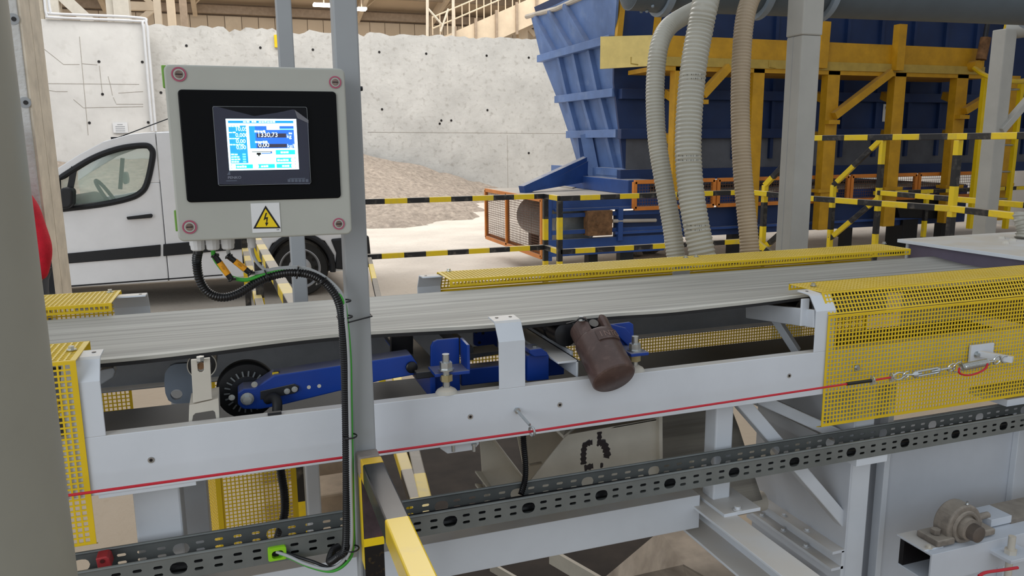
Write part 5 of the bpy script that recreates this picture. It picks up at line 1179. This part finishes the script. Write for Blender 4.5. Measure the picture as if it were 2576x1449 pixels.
du = thing('dust_duct', 'large grey round extraction duct crossing above the hoses', 'duct', d0)
MB().tube([d0, d1], .135, 40).build('pipe', 'duct', du, smooth=True)
MB().lathe(d0, -dd, [(-.14, .14), (-.12, .14), (-.1, .137), (.0, .13), (.02, .10)], 40).build('end_bell', 'duct', du, smooth=True)
for s in (.14, .62, .95, 2.25):
    MB().lathe(d0+dd*s, dd, [(0, .136), (0, .158), (.03, .158), (.03, .136)], 40).build('flange_ring', mat('duct_flange', '#8a97a5', .45, var=.08, dust=.5), du, smooth=True)
for k in range(7):
    a = math.radians(200+22*k); MB().lathe(d0+dd*.08+Vector((0, math.cos(a)*.136, math.sin(a)*.136)), (0, math.cos(a), math.sin(a)), [(0, .008), (.008, .006)], 8).build('rivet', 'duct_flange', du)
def hose_(name, label, pts, r, pitch, m, dep):
    h = thing(name, label, 'hose', Vector((PD(*pts[-1]).x, PD(*pts[-1]).y, PD(*pts[-1]).z)))
    P = resample(spline([PD(*p) for p in pts], 20), pitch/4); rr = [r*(1.0 if i % 4 == 0 else (.965 if i % 2 else .925)) for i in range(len(P))]
    MB().tube(P, rr, 28).build('ribbed_tube', m, h, smooth=True)
    return h
hose_('suction_hose', 'thin grey ribbed suction hose bending out of the duct, left of the three', [(1760, 20, 3.12), (1722, 40, 3.02), (1682, 68, 2.9), (1660, 110, 2.85), (1650, 180, 2.85), (1648, 260, 2.85), (1654, 360, 2.85), (1672, 470, 2.85), (1690, 570, 2.85), (1702, 660, 2.85), (1708, 720, 2.87)], .035, .0125, 'hose_grey', 3)
h2 = hose_('suction_hose', 'thick pale grey ribbed suction hose in the middle of the three', [(1800, -95, 3.12), (1790, -75, 2.86), (1776, 0, 2.75), (1762, 70, 2.75), (1746, 160, 2.75), (1735, 270, 2.75), (1731, 380, 2.75), (1738, 480, 2.75), (1752, 570, 2.75), (1768, 650, 2.75), (1776, 720, 2.78)], .0475, .0145, 'hose_grey', 3)
# printed type marks round the middle hose
for yy, st_r in ((192, 'DIN 4102-B1'), (202, 'DIN 4102-B1'), (393, 'DIN 4102-B1'), (404, 'DIN 4102-B1'), (566, 'DIN 4102-B1'), (577, 'DIN 4102-B1')):
    xx = 1744-(yy-180)*.06 if yy < 300 else (1731 if yy < 500 else 1752)
    cc = PD(xx, yy, 2.75); fdir = (CP-cc); fdir.z = 0; fdir.normalize(); sdir = Vector((0, 0, 1)).cross(fdir)
    for i, chh in enumerate(st_r):
        ang = math.radians(-42+9*i); n_ = fdir*math.cos(ang)+sdir*math.sin(ang); t_ = -fdir*math.sin(ang)+sdir*math.cos(ang)
        if chh != ' ': text('type_print', chh, cc+n_*.0478, .0075, 'ink', h2, Matrix((t_, Vector((0, 0, 1)), n_)).transposed(), .0002, 'CENTER')
hose_('suction_hose', 'beige ribbed suction hose, right of the three', [(1925, -40, 3.2), (1900, -20, 3.03), (1884, 8, 2.97), (1872, 60, 2.95), (1865, 150, 2.95), (1862, 270, 2.95), (1866, 400, 2.95), (1874, 500, 2.95), (1884, 600, 2.95), (1890, 700, 2.95)], .0365, .0125, 'hose_beige', 3)
sb = thing('corrugated_stub', 'grey corrugated hose stub on the hood at the right edge', 'hose', PD(2572, 600, 2.75))
P = [PD(2572+4*math.sin(k*.2), 600-k*2.4, 2.75) for k in range(28)]
MB().tube(P, [.022 if i % 4 else .027 for i in range(len(P))], 16).build('ribbed_tube', 'hose_grey', sb, smooth=True)
# ------------------------------------------------------------------ banded railings
def rail_mat(k, per=.43): return stripes('band_%d' % k, BK if k % 2 else YB, YB if k % 2 else BK, per, .13*k, .5, rough=.45, wear=.3, dust=.5)
RS = .05
def bars(t, segs, s=RS):
    for i, (n, a, b) in enumerate(segs): beam_obj(n, a, b, s, s, stripes('band_long', YB, BK, 1.5, .1, .5, wear=.3, dust=.3) if n == 'long_rail' else rail_mat((i*3+len(segs)) % 6), t, bevel=.004)
Ar = PZ(1372, 493, 1.05); Br = PZ(1408, 499, 1.05); Lr = Vector((1.10, Ar.y, 1.05)); Er = Vector((5.1, Br.y, 1.05))
fr1 = thing('safety_railing', 'yellow and black railing in front of the blue feeder', 'railing', (2.94, 7.2, 0))
dn = Vector((0, 0, -.52)); fl0 = lambda p: Vector((p.x, p.y, 0)); dz_ = Vector((0, 0, -.025))
bars(fr1, [('top_rail', Lr, Ar), ('top_rail', Ar, Br), ('top_rail', Br, Er), ('mid_rail', Lr+dn, Ar+dn), ('mid_rail', Ar+dn, Br+dn), ('mid_rail', Br+dn, Er+dn), ('post', Ar+dz_, fl0(Ar)), ('post', Br+dz_, fl0(Br)), ('post', Er+dz_, fl0(Er)), ('post', Lr+dz_, fl0(Lr))])
nrr = thing('floor_rail', 'low yellow and black rail running back from the conveyor to the feeder railing', 'railing', (.5, 2.3, 0))
r1a, r1b = Vector((.424, 1.75, .5)), Vector((1.13, 7.22, .52)); r2a, r2b = PZ(1060, 1305, .5), PZ(1000, 1120, .5)
bars(nrr, [('long_rail', r1a, r1b), ('short_rail', r2a, r2b+(r2b-r2a)*.3), ('post', (.8, 4.8, .48), (.8, 4.8, 0)), ('post', (.45, 1.95, .48), (.45, 1.95, 0)), ('post', PZ(1012, 1260, .5)-Vector((0, 0, .01)), fl0(PZ(1012, 1260, .5)))], .04)
lrl = thing('safety_railing', 'yellow and black railing left of the rear post, leading towards the van', 'railing', (.12, 3, 0))
bars(lrl, [('top_rail', (.166, 2.5, 1.03), (.03, 6.6, 1.03)), ('mid_rail', (.125, 2.6, .62), (.03, 6.6, .75)), ('post', (.155, 2.95, 1.01), (.155, 2.95, 0)), ('post', (.09, 4.75, 1.01), (.09, 4.75, 0)), ('post', (.03, 6.55, 1.01), (.03, 6.55, 0))], .045)
# walkway railings at the right (near and far side of the raised crossing)
wn = thing('walkway_railing', 'near yellow and black railing of the raised crossing, right of the square post', 'railing', PD(2410, 560, 5.3))
A1, A2, A3 = PD(2036, 345, 6.5), PD(2412, 351, 5.38), PD(2620, 353, 4.7)
for p in (A1, A2, A3): p.z = 1.60
N1 = PD(1925, 466, 6.9)
md = Vector((0, 0, -.5))
bars(wn, [('top_rail', A1, A2), ('top_rail', A2, A3), ('mid_rail', PD(1893, 484, 6.95), A1+md), ('mid_rail', A1+md, A2+md), ('mid_rail', A2+md, A3+md), ('post', A2+dz_, fl0(A2)), ('post', A1+dz_, fl0(A1)), ('stair_rail', N1, A1), ('newel', N1, fl0(N1)), ('stair_mid_rail', N1+Vector((0, 0, -.58)), A1+Vector((0, 0, -.62))), ('low_rail', PD(1893, 600, 6.95), Vector((A1.x, A1.y, .42)))], .044)
wfr = thing('walkway_railing', 'far yellow and black railing of the raised crossing with its stair rail', 'railing', PD(2222, 560, 7.1))
B1, B2 = PD(2222, 343, 7.1), PD(2640, 345, 5.5)
for p in (B1, B2): p.z = 1.60
N2 = PD(2097, 466, 7.5)
bars(wfr, [('top_rail', B1, B2), ('mid_rail', B1+md, B2+md), ('post', B1+dz_, fl0(B1)), ('stair_rail', N2, B1), ('newel', N2, fl0(N2)), ('stair_mid_rail', N2+Vector((0, 0, -.52)), B1+Vector((0, 0, -.55)))], .044)
crb = thing('safety_railing', 'low yellow and black railing in front of the orange guards at the far right', 'railing', PY(2330, 600, 7.9))
C1, C2 = PY(2200, 486, 7.9), PY(2640, 470, 7.9)
bars(crb, [('top_rail', C1, C2), ('post', PY(2332, 486, 7.9), fl0(PY(2332, 486, 7.9)))], .05)
# dark drum-shaped stand under the machine at right
ds = fd
MB().prism([PY(x, y, 8.2) for x, y in ((2250, 500), (2390, 500), (2385, 540), (2360, 550), (2265, 548))], (0, .4, 0)).build('support_head', 'rubber', ds, bevel=.01)
a = PY(2272, 560, 8.25); b = PY(2310, 560, 8.25); MB().box(a.x, b.x, 8.25, 8.55, 0, a.z+.05).build('support_stem', 'rubber', ds, bevel=.01)
# ------------------------------------------------------------------ white van
YV = 8.3; YV2 = 10.05
vn = thing('delivery_van', 'white panel van with black side trim parked behind the conveyor', 'van', (-.9, 9.1, 0))
def V_(x, y): p = PY(x, y, YV); return (p.x, p.z)
belt_ = [V_(120, 532), V_(148, 527), V_(250, 515), V_(318, 501), V_(352, 486), V_(370, 460)]
wtop = [V_(384, 395), V_(380, 374), V_(362, 366), V_(300, 374), V_(230, 400), V_(145, 452), V_(110, 475)]
roof = [V_(110, 445), V_(200, 388), V_(260, 356), V_(330, 337), V_(420, 330)]
RL = 1.27
sill = .25
def side(y, d, nm):
    P = lambda pts: [Vector((a, y, b)) for a, b in pts]
    xr = V_(405, 500)[0]
    # lower body below the glass line, rear panel, roof rail with A pillar
    MB().prism(P([(-3.05, .62)]+[(-2.95, .9), (-2.3, 1.02), (-1.75, 1.06)]+belt_+[(xr, V_(370, 460)[1]), (xr, sill), (-1.75, sill), (-1.82, .5), (-2.16, .64), (-2.5, .5), (-2.57, sill), (-3.05, sill)]), (0, d, 0)).build(nm+'_door', 'van_white', vn, bevel=.012)
    MB().prism(P([(xr+.006, sill), (xr+.006, roof[-1][1]-.01), (RL-.12, 1.76), (RL-.02, 1.55), (RL, .35), (RL-.1, sill), (.93, sill), (.93, .42), (.84, .58), (.574, .69), (.31, .58), (.22, .42), (.22, sill)]), (0, d, 0)).build(nm+'_panel', 'van_white', vn, bevel=.012)
    top = roof[:-1]+[(xr, roof[-1][1]-.005), (xr, belt_[-1][1]), belt_[-1]]+wtop
    MB().prism(P(top), (0, d, 0)).build(nm+'_pillar', 'van_white', vn, bevel=.008)
side(YV, .05, 'side'); side(YV2, -.05, 'far_side')
glass_ = [belt_[0]]+belt_[1:]+wtop
for y in (YV+.02, YV2-.02):
    MB().prism([Vector((a, y, b)) for a, b in glass_], (0, .005, 0)).build('side_glass', 'glass', vn)
fr_pts = spline([Vector((a, YV-.004, b)) for a, b in belt_[1:]+wtop[:-1]], 6)
MB().tube(fr_pts+[fr_pts[0]], .028, 8).build('window_seal', 'van_black', vn)
p0, p1 = V_(187, 420), V_(172, 500); MB().beam(Vector((p0[0], YV, p0[1])), Vector((p1[0], YV, p1[1])), .03, .05).build('window_divider', 'van_black', vn)
p0, p1 = V_(247, 405), V_(240, 500); MB().beam(Vector((p0[0], YV2, p0[1])), Vector((p1[0], YV2, p1[1])), .04, .05).build('far_divider', 'van_black', vn)
rr2 = [Vector((a, YV+.03, b)) for a, b in roof]; far = [Vector((v.x, YV2-.03, v.z)) for v in rr2]
rfm = MB(); allp = rr2+[Vector((RL-.12, YV+.03, 1.76))]; allf = far+[Vector((RL-.12, YV2-.03, 1.76))]
for i in range(1, len(allp)-1): rfm.prism([allp[i], allp[i+1], allf[i+1], allf[i]], (0, 0, -.02))
rfm.build('roof', 'van_white', vn)
MB().prism([Vector((-1.75, YV+.04, 1.04)), rr2[1], far[1], Vector((-1.75, YV2-.04, 1.04))], (0, 0, .006)).build('windscreen', 'glass', vn)
MB().prism([Vector((-3.0, YV+.04, .9)), Vector((-1.7, YV+.04, 1.05)), Vector((-1.7, YV2-.04, 1.05)), Vector((-3.0, YV2-.04, .9))], (0, 0, -.03)).build('bonnet', 'van_white', vn)
MB().box(-3.08, -3.0, YV+.02, YV2-.02, .3, .9).build('front_face', 'van_black', vn, bevel=.02)
MB().box(RL-.06, RL, YV+.03, YV2-.03, .5, 1.72).build('rear_doors', 'van_white', vn)
MB().box(-2.9, RL-.1, YV+.06, YV2-.06, sill, sill+.06).build('floor_pan', 'van_black', vn)
MB().box(V_(405, 500)[0]+.25, V_(405, 500)[0]+.28, YV+.05, YV2-.05, .3, 1.7).build('bulkhead', 'seat_dark', vn)
MB().prism([Vector((a, YV+.08, b)) for a, b in ((-1.75, .6), (-1.75, 1.04), (-1.5, 1.08), (-1.38, 1.0), (-1.45, .6))], (0, 1.55, 0)).build('dashboard', 'seat_dark', vn, bevel=.02)
swc = Vector((-1.22, YV+.45, 1.08)); MB().torus(swc, (.85, 0, .5), .19, .018, 28, 8).build('steering_wheel', 'seat_dark', vn, smooth=True)
for y in (YV+.3, YV+1.05): MB().prism([Vector((a, y, b)) for a, b in ((-.95, .5), (-.9, .75), (-.55, .72), (-.42, 1.2), (-.33, 1.2), (-.4, .5))], (0, .5, 0)).build('seat', 'seat_dark', vn, bevel=.04)
# trim
def strip(pts, y0, d, nm, m): MB().prism([Vector((PY(a, b, YV).x, y0, PY(a, b, YV).z)) for a, b in pts], (0, d, 0)).build(nm, m, vn, bevel=.006)
strip([(120, 642), (164, 638), (404, 615), (404, 644), (166, 663), (120, 667)], YV-.018, .02, 'side_trim', 'van_black')
strip([(411, 614), (610, 597), (622, 602), (624, 618), (612, 626), (411, 644)], YV-.018, .02, 'side_trim', 'van_black')
strip([(120, 722), (175, 718), (560, 690), (560, 693), (176, 722), (120, 726)], YV-.004, .005, 'sill_seam', 'van_black')
strip([(319, 545), (382, 537), (385, 541), (383, 547), (322, 552)], YV-.04, .03, 'door_handle', 'van_black')
mrr = [(PY(a, b, YV-.2).x, PY(a, b, YV-.2).z) for a, b in ((148, 482), (156, 472), (174, 472), (183, 480), (182, 514), (174, 524), (155, 526), (146, 515))]
MB().prism([Vector((a, YV-.2, b)) for a, b in mrr], (0, .19, 0)).build('door_mirror', 'van_black', vn, bevel=.03, seg=3)
fm = [V_(241, 460), V_(247, 447), V_(258, 448), V_(263, 470), V_(262, 484), V_(250, 487)]; MB().prism([Vector((a*1.0, YV2+.02, b)) for a, b in fm], (0, .18, 0)).build('door_mirror', 'van_black', vn, bevel=.03, seg=3)
aa = V_(264, 354); MB().box(aa[0]-.02, aa[0]+.10, YV+.55, YV+.65, aa[1]-.03, aa[1]+.04).build('antenna_base', 'van_black', vn)
MB().tube([Vector((aa[0]+.03, YV+.6, aa[1]+.03)), Vector((PY(425, 298, YV+.6).x, YV+.6, PY(425, 298, YV+.6).z))], .006, 6).build('antenna', 'van_black', vn)
def wheel(x, y, s):
    c = Vector((x, y, .30))
    MB().lathe(c, (0, s, 0), [(-.16, .22), (-.18, .28), (-.15, .298), (-.03, .298), (0, .28), (.005, .215), (-.02, .20)], 44).build('tyre', 'tyre', vn, smooth=True)
    w = MB().lathe(c, (0, s, 0), [(-.05, .2), (.0, .215), (.004, .205), (-.02, .19), (-.03, .13), (-.005, .10), (.0, .05), (.012, .045)], 44).build('wheel_disc', 'wheel_steel', vn, smooth=True)
    for k in range(12):
        a = 2*math.pi*k/12; d = Vector((math.cos(a), 0, math.sin(a))); MB().lathe(c+d*.165+Vector((0, s*-.028, 0)), (0, s, 0), [(-.01, .019), (.008, .019)], 12).build('vent_hole', 'ink', w)
    MB().lathe(c, (0, s, 0), [(-.005, .05), (.016, .045), (.02, .03)], 20).build('hub_cap', 'van_black', w, smooth=True)
for x in (.574, -2.16): wheel(x, YV+.03, -1); wheel(x, YV2-.03, 1)
arch = [Vector((.574+.335*math.cos(a), YV-.012, .30+.36*math.sin(a))) for a in [math.radians(-8+196*k/18) for k in range(19)]]
MB().tube(arch, .03, 8).build('wheel_arch', 'van_black', vn, smooth=True)
MB().prism([Vector((a, YV-.03, b)) for a, b in ((.93, .28), (.95, .45), (.9, .60), (RL+.03, .62), (RL+.05, .3), (RL-.05, .24))], (0, .12, 0)).build('rear_bumper', 'van_black', vn, bevel=.02)
for x in (.28, -1.86, ): pass
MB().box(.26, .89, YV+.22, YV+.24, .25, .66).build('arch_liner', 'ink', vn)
# ------------------------------------------------------------------ person in a red jacket, mostly hidden by the round column
DP = 4.1
def J(x, y, d=DP): return PD(x, y, d)
base = J(18, 600); 
prs = thing('person', 'person in a red jacket standing with one elbow out behind the round column', 'person', (base.x, base.y, 0))
bx_, by_ = base.x, base.y
def skin(name, verts, edges, radii, m, root=0, sub=2):
    me = bpy.data.meshes.new(name); me.from_pydata(verts, edges, []); me.materials.append(MATS[m]); o = bpy.data.objects.new(name, me); COL.objects.link(o)
    sk = o.modifiers.new('skin', 'SKIN'); sk.use_smooth_shade = True
    for i, v in enumerate(me.skin_vertices[0].data): v.radius = (radii[i], radii[i]) if not isinstance(radii[i], tuple) else radii[i]; v.use_root = (i == root)
    s = o.modifiers.new('sub', 'SUBSURF'); s.levels = sub; s.render_levels = sub
    o.parent = prs; o.matrix_parent_inverse = Matrix.Translation(-prs.matrix_basis.translation)
    return o
rx = Vector((.96, -.28, 0))        # towards the picture's right, across the body
fx = Vector((.28, .96, 0))*-1      # towards the viewer
O = Vector((bx_, by_, 0)); Z = Vector((0, 0, 1))
sh_r = J(48, 478); el_r = J(104, 628); wr_r = J(92, 706)
pel = O+Z*.92; che = O+Z*1.25; nek = O+Z*1.43; hed = O+Z*1.56+rx*.015; crn = O+Z*1.68
sh_l = O-rx*.19+Z*1.37; el_l = O-rx*.26+Z*1.10+fx*.03; wr_l = O-rx*.24+Z*.86+fx*.1
hip_r, hip_l = O+rx*.09+Z*.86, O-rx*.09+Z*.86
kn_r, kn_l = O+rx*.10+Z*.48+fx*.02, O-rx*.10+Z*.48+fx*.02; an_r, an_l = O+rx*.11+Z*.09, O-rx*.11+Z*.09; to_r, to_l = an_r+fx*.17-Z*.05, an_l+fx*.17-Z*.05
hd_r = wr_r-rx*.03-Z*.05; hd_l = wr_l+fx*.03-Z*.06
verts = [pel, O+Z*1.08, che, nek, hed, crn, sh_r, el_r, wr_r, hd_r, sh_l, el_l, wr_l, hd_l, hip_r, kn_r, an_r, to_r, hip_l, kn_l, an_l, to_l]
edges = [(0, 1), (1, 2), (2, 3), (3, 4), (4, 5), (2, 6), (6, 7), (7, 8), (8, 9), (2, 10), (10, 11), (11, 12), (12, 13), (0, 14), (14, 15), (15, 16), (16, 17), (0, 18), (18, 19), (19, 20), (20, 21)]
rad = [.13, .12, .13, .055, .088, .06, .055, .04, .028, .03, .055, .04, .028, .03, .085, .06, .04, .035, .085, .06, .04, .035]
for hd__, wr__ in ((hd_r, wr_r), (hd_l, wr_l)):
    dirn = (hd__-wr__).normalized(); sidev = dirn.cross(fx).normalized(); hi = verts.index(hd__)
    for k in range(4):
        b0 = len(verts); kn = hd__+dirn*.035+sidev*(.027-.018*k); verts += [kn, kn+dirn*(.03+.004*(k in (1, 2)))+fx*.008, kn+dirn*(.05)+fx*.02]; edges += [(hi, b0), (b0, b0+1), (b0+1, b0+2)]; rad += [.010, .009, .008]
    b0 = len(verts); verts += [hd__+fx*.03+sidev*.02, hd__+fx*.045+sidev*.02+dirn*.03]; edges += [(hi, b0), (b0, b0+1)]; rad += [.012, .009]
skin('body', verts, edges, rad, 'skin')
hv = [hed+Z*.06, hed+Z*.1, hed+Z*.05-fx*.05, hed-fx*.06-Z*.02]; skin('hair', hv, [(0, 1), (0, 2), (2, 3)], [.085, .06, .075, .05], 'hair_dark')
MB().lathe(hed+fx*.085-Z*.01, fx, [(0, .016), (.02, .01), (.025, .003)], 10).build('nose', 'skin', prs, smooth=True)
for s in (-1, 1):
    MB().lathe(hed+fx*.078+rx*s*.033+Z*.02, fx, [(0, .012), (.008, .008)], 10).build('eye', 'hair_dark', prs, smooth=True); MB().lathe(hed+rx*s*.085, rx*s, [(0, .02), (.012, .024), (.016, .015)], 12).build('ear', 'skin', prs, smooth=True)
jv = [O+Z*.84, O+Z*1.05, che+Z*.0, nek-Z*.03, sh_r, lerp(sh_r, el_r, .5), el_r, lerp(el_r, wr_r, .6), wr_r, sh_l, el_l, wr_l]
skin('jacket', jv, [(0, 1), (1, 2), (2, 3), (2, 4), (4, 5), (5, 6), (6, 7), (7, 8), (2, 9), (9, 10), (10, 11)], [(.155, .125), (.15, .125), (.16, .13), .075, .075, .066, .062, .055, .048, .075, .06, .05], 'red_cloth')
tv = [O+Z*.86, hip_r, kn_r, an_r+Z*.02, hip_l, kn_l, an_l+Z*.02]
skin('trousers', tv, [(0, 1), (1, 2), (2, 3), (0, 4), (4, 5), (5, 6)], [.14, .1, .078, .065, .1, .078, .065], 'trouser')
